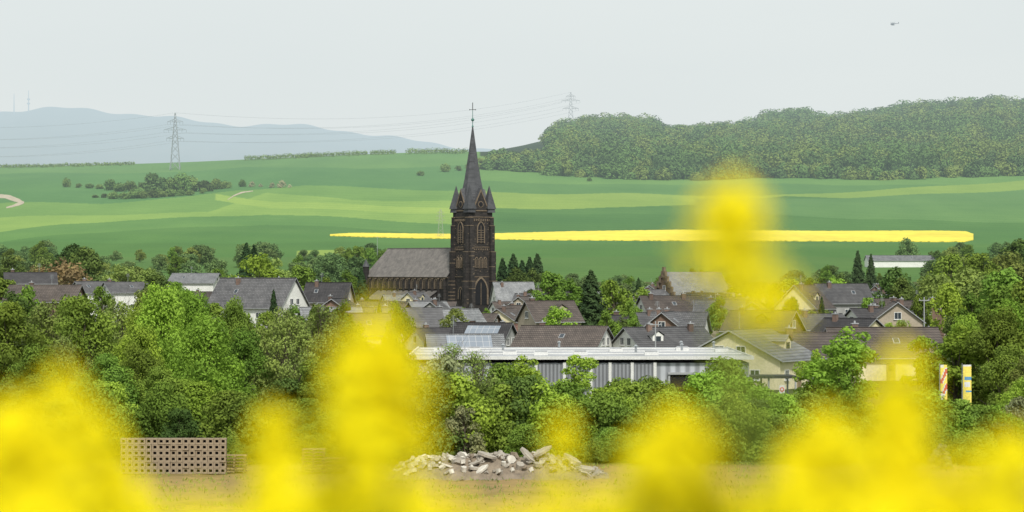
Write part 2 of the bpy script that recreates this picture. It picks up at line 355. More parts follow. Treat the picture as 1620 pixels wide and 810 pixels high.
def ribbon(name, top_pts, bot_pts, mat, lift, n=120, jit=0):
    xs = np.linspace(top_pts[0][0], top_pts[-1][0], n); vv = []; ff = []
    ty = np.interp(xs, [a[0] for a in top_pts], [a[1] for a in top_pts]); by = np.interp(xs, [a[0] for a in bot_pts], [a[1] for a in bot_pts])
    rows = 6
    for i, x in enumerate(xs):
        ya = ground_at(x, ty[i] + R.uniform(-jit, jit))[1]; yb = ground_at(x, by[i] + R.uniform(-jit, jit))[1]
        for k in range(rows + 1):
            Y = yb + (ya - yb) * k / rows; X = wx(x, Y)
            vv.append((X, Y, gz(X, Y) + (lift if 0 < k < rows else lift * .9)))
        vv.append((wx(x, yb), yb - .3, gz(wx(x, yb), yb) - .5))
    m_ = rows + 2
    for i in range(n - 1):
        for k in range(rows): ff.append((i * m_ + k, (i + 1) * m_ + k, (i + 1) * m_ + k + 1, i * m_ + k + 1))
        ff.append((i * m_ + m_ - 1, (i + 1) * m_ + m_ - 1, (i + 1) * m_, i * m_))
    me = bpy.data.meshes.new(name); me.from_pydata(vv, [], ff); me.materials.append(M[mat]); return obj(name, me)
M['rapefield'] = m_basic('rapeseed_bloom', (0.72, 0.60, 0.05, 1), 0.9, 0.012, 0.22)
o = ribbon('rapeseed_field', [(522, 371.5), (560, 369.5), (620, 370), (740, 371.5), (900, 367), (1080, 364.5), (1300, 366.5), (1480, 366), (1528, 367), (1540, 371)],
           [(522, 373.5), (560, 375), (620, 376.5), (740, 378.5), (900, 380.5), (1080, 381.5), (1300, 382), (1480, 383), (1528, 383), (1540, 380)], 'rapefield', .6, 240, .2)
o['kind'] = 'stuff'; o['label'] = 'strip of bright yellow rapeseed in full bloom'; o['category'] = 'crop field'
for tp, bt in (([(-20, 306), (15, 309), (32, 316), (38, 321)], [(-20, 313), (8, 314), (22, 319), (38, 322)]),
               ([(10, 328), (20, 325), (30, 320), (38, 319)], [(10, 330), (20, 328), (32, 325), (38, 322)]),
               ([(360, 316), (370, 309), (382, 304), (400, 302)], [(360, 317), (370, 311), (384, 305.5), (400, 303)])):
    o = ribbon('dirt_track', tp, bt, 'tanpath', 0.3, 24); o['kind'] = 'structure'; o['label'] = 'pale dirt farm track across the fields'; o['category'] = 'path'

# ------------------------------------------------------------------ foliage
def leafcloud(cent, radii, n, size, rng, squash=0.8, inner=0.45, upbias=0.3, droop=0.0, nrand=.5):
    w = radii ** 2; w = w / w.sum(); k = rng.choice(len(cent), n, p=w)
    d = rng.normal(size=(n, 3)); d /= np.linalg.norm(d, axis=1)[:, None]
    d[:, 2] = d[:, 2] + upbias * np.abs(d[:, 2]); d /= np.linalg.norm(d, axis=1)[:, None]
    rr = radii[k] * (inner + (1.08 - inner) * rng.rand(n) ** 0.6)
    P = cent[k] + d * rr[:, None] * np.array([1, 1, squash]); P[:, 2] -= droop * rng.rand(n) ** 2 * radii[k]
    nrm = d + rng.normal(size=(n, 3)) * nrand; nrm[:, 2] += 0.3; nrm /= np.linalg.norm(nrm, axis=1)[:, None]
    t = np.cross(nrm, rng.normal(size=(n, 3))); t /= np.linalg.norm(t, axis=1)[:, None]; b = np.cross(nrm, t)
    s = size * (0.6 + 0.8 * rng.rand(n))[:, None]
    V = np.stack([P - t * s * .7, P - b * s * .42, P + t * s * .7, P + b * s * .42], 1).reshape(-1, 3)
    Fq = np.arange(4 * n).reshape(n, 4); return V, Fq
def decid(name, h, w, tf, ncl, nleaf, size, seed, leaf, crf=0.2, droop=0, egg=0.75, twig=False, dome=False):
    rng = np.random.RandomState(seed)
    t = rng.rand(ncl); t = t ** 0.85
    prof = np.sqrt(np.clip(1 - (t * .97) ** 2.2, 0, 1)) if dome else np.sin(np.pi * (0.12 + 0.83 * t) ** egg) ** 0.75
    a = rng.rand(ncl) * 2 * np.pi; q = np.sqrt(rng.rand(ncl)) * prof * w * 0.5 * 0.85
    lean = rng.normal(size=2) * 0.04 * h
    z = h * (tf + (1 - tf) * (0.06 + (0.76 if dome else 0.88) * t))
    cent = np.stack([q * np.cos(a) + lean[0] * t, q * np.sin(a) + lean[1] * t, z], 1)
    rd = w * crf * (0.55 + 0.75 * rng.rand(ncl)) * (0.6 + 0.4 * prof)
    V, Fq = leafcloud(cent, rd, nleaf, size, rng, droop=droop)
    crown = meshnp(name + '_crown', V, Fq, [leaf])
    mb = MB(); tr = 0.018 * h; p = Vector((0, 0, -0.3)); zt = h * 0.72; prev = p; rp = tr * 1.25
    for i in range(1, 7):
        q_ = Vector((lean[0] * i / 6 + rng.normal() * .01 * h, lean[1] * i / 6 + rng.normal() * .01 * h, zt * i / 6)); r_ = tr * (1.15 - i / 6.5)
        mb.tube(prev, q_, rp, r_, 7); prev = q_; rp = r_
    for c in (cent if twig else cent[:min(ncl, 26)]):
        c = Vector(c); zb = max(h * tf * 0.5, c.z * 0.6); base = Vector((lean[0] * zb / h, lean[1] * zb / h, min(zb, zt)))
        mid = base.lerp(c, 0.5) + Vector((0, 0, -0.03 * h)); mb.tube(base, mid, tr * .4, tr * .25, 5); mb.tube(mid, c, tr * .25, tr * .06, 5)
        if twig:
            for _ in range(5):
                d = Vector(rng.normal(size=3)) * w * .09; d.z = abs(d.z); mb.tube(mid.lerp(c, rng.rand()), c + d, tr * .1, tr * .04, 3)
    return mb.mesh(name + '_trunk', ['bark']), crown, h
def conifer(name, h, w, nleaf, size, seed, leaf='needle'):
    rng = np.random.RandomState(seed)
    t = rng.rand(nleaf) ** 1.3; t = np.floor(t * 16 + rng.rand(nleaf) * .8) / 16.5
    a = rng.rand(nleaf) * 2 * np.pi; lob = 0.75 + 0.25 * np.sin(a * 5 + t * 37)
    q = (0.25 + 0.75 * rng.rand(nleaf) ** .6) * w / 2 * (1 - t) ** .75 * lob + 0.05
    P = np.stack([q * np.cos(a), q * np.sin(a), h * (0.08 + 0.92 * t) - 0.28 * q + rng.normal(size=nleaf) * .02 * h], 1)
    nrm = np.stack([np.cos(a), np.sin(a), np.full(nleaf, .8)], 1) + rng.normal(size=(nleaf, 3)) * .5; nrm /= np.linalg.norm(nrm, axis=1)[:, None]
    tt = np.cross(nrm, rng.normal(size=(nleaf, 3))); tt /= np.linalg.norm(tt, axis=1)[:, None]; b = np.cross(nrm, tt)
    s = size * (.6 + .8 * rng.rand(nleaf))[:, None]
    V = np.stack([P - tt * s * .8, P - b * s * .35, P + tt * s * .8, P + b * s * .35], 1).reshape(-1, 3)
    mb = MB(); mb.tube((0, 0, -.3), (0, 0, h * .95), .02 * h, .004 * h, 7)
    return mb.mesh(name + '_trunk', ['bark']), meshnp(name + '_crown', V, np.arange(4 * nleaf).reshape(-1, 4), [leaf]), h

T = {}
T['n_mid'] = [decid('nm%d' % i, 11, 8.5, 0.14, 46, 15000, 0.19, 10 + i, 'leaf_mid', .15) for i in range(3)]
T['n_bright'] = [decid('nb%d' % i, 11, 8, 0.12, 50, 16000, 0.17, 20 + i, 'leaf_bright', .14, droop=.9) for i in range(2)]
T['n_olive'] = [decid('no%d' % i, 10, 8, 0.12, 60, 12500, 0.16, 30 + i, 'leaf_olive', .13, twig=True) for i in range(2)]
T['n_sparse'] = [decid('ns%d' % i, 8, 7, 0.1, 60, 3600, 0.13, 40 + i, 'leaf_olive', .13, twig=True) for i in range(2)]
T['n_sap'] = [decid('np%d' % i, 8, 4.6, 0.2, 30, 5200, 0.17, 50 + i, 'leaf_bright', .16, egg=1.0) for i in range(2)]
T['bush'] = [decid('bu%d' % i, 5, 6.5, 0.0, 40, 12000, 0.17, 60 + i, k, .17, egg=.6) for i, k in enumerate(['leaf_mid', 'leaf_bright', 'leaf_dark', 'leaf_mid', 'leaf_bright'])]
T['bush_pale'] = [decid('bp', 4, 4, 0.0, 30, 5000, 0.14, 70, 'leaf_blossom', .16, egg=.6, twig=True)]
T['m_mid'] = [decid('mm%d' % i, 11, 10, 0.08, 34, 3800, 0.42, 80 + i, 'leaf_mid', .17) for i in range(3)]
T['m_dark'] = [decid('md%d' % i, 11, 9.5, 0.08, 34, 3800, 0.42, 90 + i, 'leaf_dark', .17) for i in range(2)]
T['m_blue'] = [decid('ml%d' % i, 11, 13, 0.02, 34, 3600, 0.55, 95 + i, 'leaf_blue', .17, dome=True) for i in range(3)]
T['m_bright'] = [decid('mb%d' % i, 10, 10, 0.08, 34, 3800, 0.4, 100 + i, 'leaf_bright', .17) for i in range(2)]
T['m_olive'] = [decid('mo%d' % i, 10, 10, 0.08, 34, 3400, 0.4, 105 + i, 'leaf_olive', .17) for i in range(2)]
T['m_rust'] = [decid('mr%d' % i, 10, 11, 0.08, 34, 3400, 0.4, 110 + i, 'leaf_rust', .17) for i in range(1)]
T['con'] = [conifer('co%d' % i, 12, 6.5, 6000, 0.34, 120 + i) for i in range(2)]
T['far'] = [decid('fa%d' % i, 10, 19, 0.0, 24, 1300, 1.2, 130 + i, ['leaf_forest', 'leaf_forest', 'leaf_f3'][i], .17, dome=True) for i in range(3)]
T['farpale'] = [decid('fp', 10, 16, 0.0, 22, 800, 1.0, 140, 'leaf_pale', .18, dome=True)]
LAB = {'n_mid': 'leafy green deciduous tree at the edge of town', 'n_bright': 'bright green drooping birch-like tree in spring leaf', 'n_olive': 'olive-green thinly leafed tree with visible branches',
       'n_sparse': 'nearly bare shrubby tree with first leaves', 'n_sap': 'young slender tree with light green leaves', 'bush': 'dense green bush in a hedge row', 'bush_pale': 'pale blossoming shrub in the hedge row',
       'm_mid': 'green garden tree among the houses', 'm_dark': 'dark green broadleaf tree by the houses', 'm_blue': 'rounded green tree in the valley belt', 'm_bright': 'fresh light green tree in spring leaf',
       'm_olive': 'olive-green tree with young leaves', 'm_rust': 'reddish brown leafed tree by the houses', 'con': 'dark pointed conifer between the houses', 'far': 'rounded hedge shrub on the green hillside', 'farpale': 'white blossoming shrub on the green hillside'}
GRP = {'n': 'trees at the edge of the field', 'b': 'bushes at the edge of the field', 'm': 'trees in and around the town', 'c': 'conifers in the town', 'f': 'shrubs on the hillside'}
def tree(kind, px, top_py, Y, wf=1.0, base_z=None, v=None):
    var = T[kind]; k = R.randrange(len(var)) if v is None else v; tm, cm_, h0 = var[k]
    X = wx(px, Y); z = gz(X, Y) if base_z is None else base_z; h = wz(top_py, Y) - z
    if h < 0.8: return
    s = h / h0
    nm = {'b': 'bush', 'c': 'conifer_tree', 'f': 'shrub'}.get(kind[0], 'tree')
    e = top(nm, LAB[kind], 'bush' if nm in ('bush', 'shrub') else 'tree', (X, Y, z - .05), R.uniform(0, 6.28), GRP[kind[0]])
    e.scale = (s * wf, s * wf, s)
    obj('trunk', tm, e); obj('crown', cm_, e)

# near trees
for k, px, ty, Y, wf in [
 ('n_mid', -30, 462, 235, 1), ('n_mid', 20, 478, 222, .9), ('n_olive', 75, 470, 238, .9), ('n_mid', 128, 468, 230, .9), ('n_olive', 185, 470, 245, .8), ('n_bright', 205, 500, 225, .8), ('n_mid', 165, 560, 212, 1.1),
 ('n_olive', 110, 530, 216, .9), ('n_mid', 55, 540, 214, .9), ('n_bright', 232, 470, 240, .7), ('n_mid', 215, 540, 215, .8),
 ('n_bright', 262, 434, 236, .78), ('n_bright', 335, 485, 218, 1.02), ('n_bright', 310, 446, 250, .72), ('n_mid', 370, 466, 246, .6), ('n_mid', 385, 515, 226, .8), ('n_olive', 440, 482, 236, .8), ('n_olive', 465, 496, 226, .8), ('n_mid', 500, 560, 215, 1), ('n_olive', 515, 478, 245, .95), ('n_mid', 560, 505, 240, .7), ('n_mid', 628, 474, 262, .5),
 ('n_mid', 600, 545, 225, .9), ('n_mid', 250, 580, 212, 1.2), ('n_mid', 60, 590, 205, 1.2), ('n_mid', 655, 570, 225, .8),
 ('n_sparse', 710, 540, 222, 1.0), ('n_sparse', 755, 552, 218, .9), ('n_sap', 905, 560, 222, 1.2), ('n_sap', 815, 555, 226, 1.3),
 ('n_sap', 1325, 508, 226, 1.35), ('n_sap', 1345, 560, 220, 1.2), ('n_mid', 1585, 480, 238, .9), ('n_bright', 1545, 485, 245, .8), ('n_sap', 1510, 505, 240, 1.4), ('n_bright', 1610, 590, 212, 1.2), ('n_mid', 1655, 470, 240, 1),
 ('n_sap', 1470, 530, 240, 1.1), ('n_olive', 1640, 560, 222, 1), ('n_mid', 1600, 540, 225, .9), ('n_olive', 1570, 500, 255, 1), ('n_sap', 1290, 545, 232, 1.1)]:
    tree(k, px, ty, Y, wf)
for i in range(46):
    px = -20 + i * 37 + R.uniform(-12, 12); Y = R.uniform(199, 216)
    if px < 640: ty = R.uniform(600, 650)
    else: ty = np.interp(px, [640, 700, 800, 960, 1040, 1080, 1150, 1250, 1300, 1450, 1620], [590, 600, 590, 605, 600, 640, 612, 628, 612, 630, 630]) + R.uniform(-6, 40)
    if 1465 < px < 1565: ty = max(ty, 642)
    tree('bush', px, ty, Y, R.uniform(.8, 1.1))
for px, ty, Y, v in [(1150, 570, 224, 1), (1175, 588, 220, 4), (1120, 590, 222, 1), (985, 598, 219, 3), (1035, 596, 221, 3), (850, 590, 220, 4), (785, 575, 222, 0), (745, 610, 208, 2), (930, 640, 202, 1), (1270, 618, 214, 0), (1400, 640, 206, 1), (1555, 640, 202, 0), (1240, 625, 208, 1), (700, 610, 205, 4), (660, 630, 203, 0),
                    (1492, 626, 200, 4), (1528, 632, 200, 0), (1460, 620, 201, 1)]:
    tree('bush', px, ty, Y, 1.0, v=v)
for px, ty, Y in [(735, 640, 198), (1610, 625, 205), (1490, 700, 190), (700, 560, 215)]: tree('bush_pale', px, ty, Y, .9)
for i in range(30):
    px = R.uniform(-10, 1640); tree('bush', px, R.uniform(668, 705), R.uniform(194, 199), 1.1)

# town trees
for k, px, ty, Y, wf in [
 ('con', 935, 428, 520, 1.35), ('m_mid', 905, 445, 540, 1.0), ('m_mid', 975, 442, 545, .9), ('m_mid', 865, 430, 640, .9), ('m_mid', 1000, 475, 520, .8), ('m_bright', 1053, 475, 560, .9),
 ('con', 572, 425, 640, .95), ('con', 390, 385, 900, 1.0), ('con', 402, 388, 930, .9), ('m_bright', 412, 402, 820, 1.0), ('m_mid', 350, 425, 850, 1), ('m_mid', 470, 420, 850, 1),
 ('con', 795, 409, 950, 1.1), ('con', 812, 402, 960, 1.2), ('con', 826, 412, 955, 1.2), ('con', 838, 407, 955, 1.1), ('con', 850, 402, 960, 1.2), ('m_dark', 818, 424, 940, 1), ('m_dark', 843, 426, 945, 1), ('con', 433, 459, 470, .7), ('con', 1357, 397, 1050, .9), ('con', 1378, 402, 1060, .8),
 ('m_dark', 1412, 424, 640, .9), ('m_dark', 1430, 440, 620, .9), ('con', 1010, 440, 700, .8), ('m_olive', 430, 405, 880, 1), ('m_rust', 90, 408, 800, 1.2), ('m_rust', 60, 420, 780, 1), ('m_dark', 110, 388, 950, 1.1), ('m_dark', 140, 392, 930, 1),
 ('m_dark', 20, 405, 900, 1), ('m_olive', 190, 415, 850, 1), ('m_olive', 240, 425, 860, 1), ('m_mid', 550, 430, 880, 1), ('m_mid', 515, 440, 860, 1), ('m_mid', 1235, 447, 620, .9), ('m_olive', 1520, 425, 560, 1.1), ('m_olive', 1560, 430, 540, 1.1), ('m_olive', 1480, 430, 600, 1),
 ('m_mid', 1600, 425, 520, 1), ('m_mid', 1540, 468, 430, 1), ('m_bright', 1600, 475, 400, 1), ('m_mid', 1450, 468, 480, .7), ('m_mid', 1130, 470, 560, .7), ('con', 1100, 452, 700, .8), ('m_mid', 890, 478, 480, .8), ('m_mid', 960, 492, 440, .8), ('m_mid', 1080, 470, 620, .8), ('m_bright', 1320, 440, 700, .9), ('con', 1300, 470, 480, .7),
 ('m_mid', 465, 484, 450, .9), ('m_mid', 420, 492, 440, .9), ('m_mid', 500, 482, 470, .7), ('m_mid', 372, 482, 450, .8), ('m_mid', 1000, 492, 470, .7), ('m_mid', 1250, 470, 500, .7), ('m_dark', 1210, 480, 470, .7), ('m_mid', 1375, 470, 500, .7),
 ('m_blue', 1437, 373, 1480, .75), ('m_bright', 1250, 440, 700, .9), ('m_mid', 40, 455, 500, 1), ('m_mid', 110, 470, 420, 1), ('m_dark', 250, 435, 620, 1), ('m_mid', 300, 462, 450, .8), ('m_mid', 330, 478, 420, .9), ('m_mid', 545, 478, 430, .8), ('con', 600, 478, 500, .7), ('m_mid', 0, 440, 600, 1), ('m_mid', 165, 452, 560, .7), ('m_mid', 285, 445, 600, .9), ('m_olive', 235, 452, 540, .9), ('m_dark', 15, 460, 480, 1), ('m_olive', 1600, 395, 900, 1.1), ('m_mid', 1560, 400, 850, 1.1), ('m_mid', 1500, 402, 880, 1.1), ('m_dark', 1610, 380, 1000, 1), ('m_mid', 1540, 440, 620, 1), ('m_bright', 1500, 450, 500, .9), ('m_mid', 1590, 450, 460, 1), ('m_mid', 1640, 440, 480, 1), ('m_mid', 1020, 455, 600, .8), ('m_mid', 885, 462, 560, .8), ('m_dark', 1160, 452, 700, .9), ('m_mid', 1195, 460, 640, .8)]:
    tree(k, px, ty, Y, wf)
def belt(n, x0, x1, y0, y1, prof, kinds, spread):
    for i in range(n):
        px = R.uniform(x0, x1); Y = R.uniform(y0, y1); lim = np.interp(px, prof[0], prof[1]) + (y1 - Y) / (y1 - y0) * spread + R.uniform(0, 7)
        z = gz(wx(px, Y), Y); h = wz(lim, Y) - z; hmax = R.uniform(9, 14)
        if h > hmax: lim = HY - F * (z + hmax - CZ) / Y
        if h < 3: continue
        tree(R.choice(kinds), px, lim, Y, R.uniform(.9, 1.2))
belt(95, -40, 620, 980, 1560, ([0, 60, 130, 160, 230, 330, 370, 430, 490, 520, 600, 620], [372, 370, 380, 392, 392, 378, 372, 380, 392, 378, 378, 392]), ['m_blue', 'm_blue', 'm_mid', 'm_blue', 'm_blue', 'm_olive'], 26)
belt(60, 1270, 1680, 980, 1600, ([1270, 1310, 1350, 1440, 1480, 1540, 1580, 1620, 1700], [412, 402, 412, 415, 385, 372, 360, 348, 345]), ['m_blue', 'm_blue', 'm_mid', 'm_dark', 'm_blue', 'm_olive'], 24)
belt(60, 620, 1290, 900, 1250, ([620, 700, 870, 1000, 1290], [425, 428, 425, 422, 424]), ['m_blue', 'm_mid', 'm_blue', 'm_blue'], 16)

# hillside shrubs
def hs(kind, px, base, topp, wf=1):
    X, Y, z = ground_at(px, base); tree(kind, px, topp, Y, wf)
for px, b, t, w in [(105, 296, 281, .55), (125, 297, 290, 1.0), (142, 298, 290, 1.1), (158, 299, 291, 1.1), (174, 301, 283, .7), (190, 303, 289, 1), (206, 303, 286, .8), (224, 304, 288, .8), (240, 305, 273, .6), (254, 305, 280, .7), (272, 305, 281, .8), (286, 304, 273, .6), (302, 303, 278, .7), (322, 303, 285, .9), (342, 300, 283, .8), (356, 298, 286, 1), (383, 296, 284, .6),
                   (180, 315, 303, 1.), (196, 315, 304, 1.), (211, 314, 301, 1.), (226, 314, 302, 1.), (241, 313, 300, 1.), (256, 312, 301, 1.), (270, 311, 298, 1.0), (285, 310, 300, 1.), (300, 309, 300, 1.), (322, 306, 297, .9), (150, 313, 308, 1.3), (165, 313, 306, 1.2), (222, 308, 297, 1), (250, 309, 298, 1), (210, 308, 299, 1), (235, 308, 298, 1), (705, 272, 258, .7), (725, 270, 262, .9), (665, 278, 270, .9), (932, 287, 280, .7)]:
    hs('far', px, b, t, w)
for px, b, t in [(398, 296, 286), (430, 297, 288), (445, 297, 284), (412, 296, 290), (458, 297, 291)]: hs('farpale', px, b, t, .8)
def stuffveg(name, label, pts, kind_mat, nleaf, size, nsub=6):
    rng = np.random.RandomState(len(pts)); Vs = []; Fs = []; off = 0
    for (X, Y, z, h, w) in pts:
        n = nsub; a = rng.rand(n) * 6.28; q = w * (.2 + .2 * rng.rand(n))
        rd = w * (0.16 + 0.10 * rng.rand(n)); zz = z + h - w * .42 + w * .18 * rng.rand(n) - (q / w) * w * .35
        c = np.stack([X + q * np.cos(a), Y + q * np.sin(a), zz], 1)
        c[0] = (X, Y, z + h - w * .42); rd[0] = w * .42
        c[1] = (X + w * .06, Y - w * .05, z + max(h - w * .8, w * .15)); rd[1] = w * .38
        v, f = leafcloud(c, rd, nleaf, size, rng, squash=.95, inner=.88, upbias=.3, nrand=.25); Vs.append(v); Fs.append(f + off); off += len(v)
    o = obj(name, meshnp(name, np.concatenate(Vs), np.concatenate(Fs), [kind_mat])); o['kind'] = 'stuff'; o['label'] = label; o['category'] = 'trees'; return o
pts = []
for x0, x1, base, th, st in [(390, 582, 251, 8, 4), (588, 626, 246, 8, 4), (645, 738, 243, 9, 4), (-60, 215, 266, 6, 5), (470, 505, 246, 6, 5)]:
    x = x0
    while x < x1:
        Y = 3460 + R.uniform(-15, 15); X = wx(x, Y); z = gz(X, Y)
        h = th / F * Y * R.uniform(.85, 1.1); pts.append((X, Y, z - 1, h + 1, h * 1.1)); x += st
stuffveg('hedgerow', 'long low hedgerow along the crest of the hill', pts, 'leaf_forest', 110, 1.0)
# forest: large rounded crowns
sil = ([755, 800, 830, 868, 880, 930, 1035, 1050, 1130, 1200, 1215, 1255, 1290, 1310, 1400, 1450, 1550, 1700], [243, 228, 222, 212, 192, 180, 182, 202, 196, 184, 172, 160, 172, 182, 168, 158, 152, 152])
pts = []; r2 = random.Random(5); placed = []
def addtree(px, Y, h, w, cap=True, sep=.62):
    X = wx(px, Y)
    if any((X - a) ** 2 + ((Y - b) * .6) ** 2 < (sep * (w + c) / 2) ** 2 for a, b, c in placed): return
    z = gz(X, Y); st = np.interp(px, *sil) + r2.uniform(-4, 8); hm = wz(st, Y) - z
    if cap: h = min(h, max(hm, 5))
    placed.append((X, Y, w)); pts.append((X, Y, z, h, w))
for i in range(150):
    px = 752 + i * 6.6; Y = 3150 + 25 * math.sin(px / 60.0) + (40 if px < 870 else 0) + r2.uniform(0, 40); addtree(px, Y, r2.uniform(8, 18), r2.uniform(12, 24), sep=.45)
for i in range(5200):
    px = r2.uniform(770, 1760); e_ = 3200; Y = e_ + (4380 - e_) * r2.random()
    if px < 868 and Y > 3420: continue
    if px < 868: addtree(px, Y, r2.uniform(9, 15), r2.uniform(12, 20), sep=.6)
    else: w_ = r2.uniform(18, 36); addtree(px, Y, w_ * r2.uniform(.75, 1.0) + 3, w_)
for i in range(210):
    px = 872 + i * 4.2; Y = r2.uniform(4200, 4420); X = wx(px, Y); z = gz(X, Y); hm = wz(np.interp(px, *sil) + r2.uniform(-5, 10), Y) - z
    h = min(max(hm, 8), 38); pts.append((X, Y, z, h, r2.uniform(18, 32)))
r2.shuffle(pts); n_ = len(pts)
stuffveg('forest', 'dense mixed green woodland covering the hill', pts[:int(n_ * .42)], 'leaf_forest', 420, 2.3, 8)
stuffveg('forest', 'lighter green spring woodland covering the hill', pts[int(n_ * .42):int(n_ * .78)], 'leaf_f2', 420, 2.3, 8)
stuffveg('forest', 'darker green woodland covering the hill', pts[int(n_ * .78):], 'leaf_f3', 420, 2.3, 8)

# ------------------------------------------------------------------ windows helper
_wc = {}
def winmesh(w, h, shutter=False):
    k = (round(w, 1), round(h, 1), shutter)
    if k in _wc: return _wc[k]
    mb = MB(); t = .09
    mb.box((0, -.03, h / 2), (w - 2 * t, .04, h - 2 * t), 1)
    for sx in (-1, 1): mb.box((sx * (w / 2 - t / 2), -.05, h / 2), (t, .1, h), 0)
    for zz in (t / 2, h - t / 2): mb.box((0, -.052, zz), (w - 2 * t, .096, t), 0)
    mb.box((0, -.058, h / 2), (t * .6, .06, h - 2 * t), 0); mb.box((0, -.09, -.04), (w + .2, .18, .06), 0)
    if shutter: mb.box((0, -.075, h * .8), (w - 2 * t - .01, .03, h * .34), 0)
    _wc[k] = mb.mesh('window', ['trim', 'glass']); return _wc[k]
footprints = []
def house(px, Y, L, D, eave, ridge, rot, wall, roof, label, chim=1, wins=True, ispy=True, solar=False, name='house', detail=True):
    X = wx(px, Y); z0 = gz(X, Y); ez = (wz(eave, Y) if ispy else z0 + eave) - z0; rz = (wz(ridge, Y) if ispy else z0 + ridge) - z0
    footprints.append((X, Y, max(L, D) / 2))
    e = top(name, label, 'house', (X, Y, z0), rad(rot), 'houses of the town')
    l, d = L / 2, D / 2; mb = MB()
    h0 = -0.5
    fn = lambda u, v, w: (w, u, v)
    mb.prism([(-d, h0), (d, h0), (d, ez), (0, rz - .12), (-d, ez)], -l, l, fn)
    obj('wall', mb.mesh('wall', [wall]), e)
    ov = .45; sl = (rz - ez) / d; mb = MB(); th = .16
    for s in (-1, 1):
        P = [(-l - ov, s * (d + ov), ez - ov * sl + .02), (l + ov, s * (d + ov), ez - ov * sl + .02), (l + ov, s * .0, rz + .02), (-l - ov, 0, rz + .02)]
        Q = [(a, b_, c + th) for a, b_, c in P]
        if s > 0: P, Q = P[::-1], Q[::-1]
        mb.poly(P[::-1]); mb.poly(Q)
        for i in range(4): mb.poly([P[i], P[(i + 1) % 4], Q[(i + 1) % 4], Q[i]], 1 if i % 2 else 0)
    mb.box((0, 0, rz + th + .03), (L + 2 * ov - .05, .3, .1))
    mb.box((0, -d - ov - .05, ez - ov * sl + .05), (L + 2 * ov, .12, .12), 1)
    ro = obj('roof', mb.mesh('roof', [roof, 'fascia']), e)
    for c in range(chim):
        cx = (-.3 + .55 * c + R.uniform(-.08, .08)) * L; cy = R.choice((-1, 1)) * d * .2; mb = MB(); zc = rz - abs(cy) * sl - .3
        mb.box((cx, cy, zc + .7), (.75, .6, 1.6)); mb.box((cx, cy, zc + 1.55), (.9, .75, .12), 1); mb.tube((cx, cy, zc + 1.6), (cx, cy, zc + 1.9), .13, .11, 8, 1)
        obj('chimney', mb.mesh('chimney', ['chimney', 'fascia']), ro)
    ang = math.atan(sl)
    if solar:
        mb = MB()
        mb.box((0, 0, 0), (L * .62, D * .42, .08), 0); o = obj('solar_panel', mb.mesh('solar_panel', ['solar']), ro, (0.05 * L, -d * .5, ez + (rz - ez) * .5 + .28), (ang, 0, 0))
    elif detail and R.random() < .3 and rz - ez > 2.4:
        dx = R.uniform(-.25, .25) * L; zd = ez + (rz - ez) * .3; yd = -d * .7; mb = MB()
        mb.prism([(-.9, 0), (.9, 0), (.9, 1.0), (0, 1.6), (-.9, 1.0)], 0, d * .6, lambda u, v, w: (dx + u, yd + w, zd + v), 0)
        for s in (-1, 1): mb.poly([(dx, yd - .2, zd + 1.75), (dx + s * 1.15, yd - .2, zd + .98), (dx + s * 1.15, yd + d * .6, zd + .98), (dx, yd + d * .6, zd + 1.75)], 1)
        mb.box((dx, yd - .03, zd + .5), (.9, .08, .75), 2); obj('dormer', mb.mesh('dormer', [wall, roof, 'glass']), ro)
    elif detail and R.random() < .6:
        mb = MB(); mb.box((0, 0, 0), (.8, 1.1, .1), 0); mb.box((0, 0, .03), (.62, .92, .1), 1)
        obj('skylight', mb.mesh('skylight', ['fascia', 'glass']), ro, (R.uniform(-.3, .3) * L, -d * .5, ez + (rz - ez) * .5 + .2), (ang, 0, 0))
    if detail and R.random() < .35:
        mb = MB(); ax = R.uniform(-.3, .3) * L; mb.tube((ax, 0, rz), (ax, 0, rz + 2.2), .04, .03, 5)
        for k in range(4): mb.box((ax, 0, rz + 1.5 + .2 * k), (1.0 - .12 * k, .04, .04))
        obj('antenna', mb.mesh('antenna', ['metal']), ro)
    if wins:
        wm = winmesh(1.2, 1.2); zs = [z for z in (1.0, 3.7) if z + 1.4 < ez]
        n = max(2, int(L / 3.4))
        for z in zs:
            for i in range(n):
                x = -l + L * (i + .5) / n
                if z < 2 and i == n // 2:
                    m2 = MB(); m2.box((x, -d - .03, 1.05), (1.1, .08, 2.1), 0); m2.box((x, -d - .08, 1.5), (.6, .04, .7), 1); m2.tube((x + .4, -d - .08, 1), (x + .4, -d - .16, 1), .03, .03, 5, 1)
                    obj('door', m2.mesh('door', ['wood', 'glass']), e); continue
                obj('window', wm, e, (x, -d - .003, z))
        for s in (-1, 1):
            for z in zs + ([ez + .3] if rz - ez > 2.2 else []):
                for yy in ((-.25, .25) if z < ez else ((-.11, .11) if D > 9 else (0,))):
                    obj('window', wm, e, (s * (l + .003), yy * D, z), (0, 0, s * math.pi / 2))
    return e
H = house
H(408, 560, 17, 10, 484, 441, -28, 'white', 'roof_grey', 'large grey-tiled house with white gable', 2)
H(520, 600, 9, 8, 476, 448, -10, 'beige', 'roof_dark', 'dark-roofed house beside a white-gabled house')
H(150, 700, 10, 8, 462, 446, 35, 'white', 'roof_grey', 'white house with grey roof among trees')
H(200, 690, 11, 8, 462, 447, 30, 'white', 'roof_grey', 'white house with grey roof among trees')
H(48, 640, 11, 9, 448, 432, 12, 'greywall', 'roof_dark', 'dark grey roofed house among trees')
H(72, 560, 14, 9, 476, 452, -8, 'brickwall', 'roof_brown', 'brick house with dark brown roof')
H(310, 850, 14, 10, 447, 433, -12, 'white', 'roof_light', 'white building with pale grey roof', 0)
H(812, 800, 11, 9, 478, 447, 14, 'white', 'roof_light', 'grey-roofed house next to the church tower')
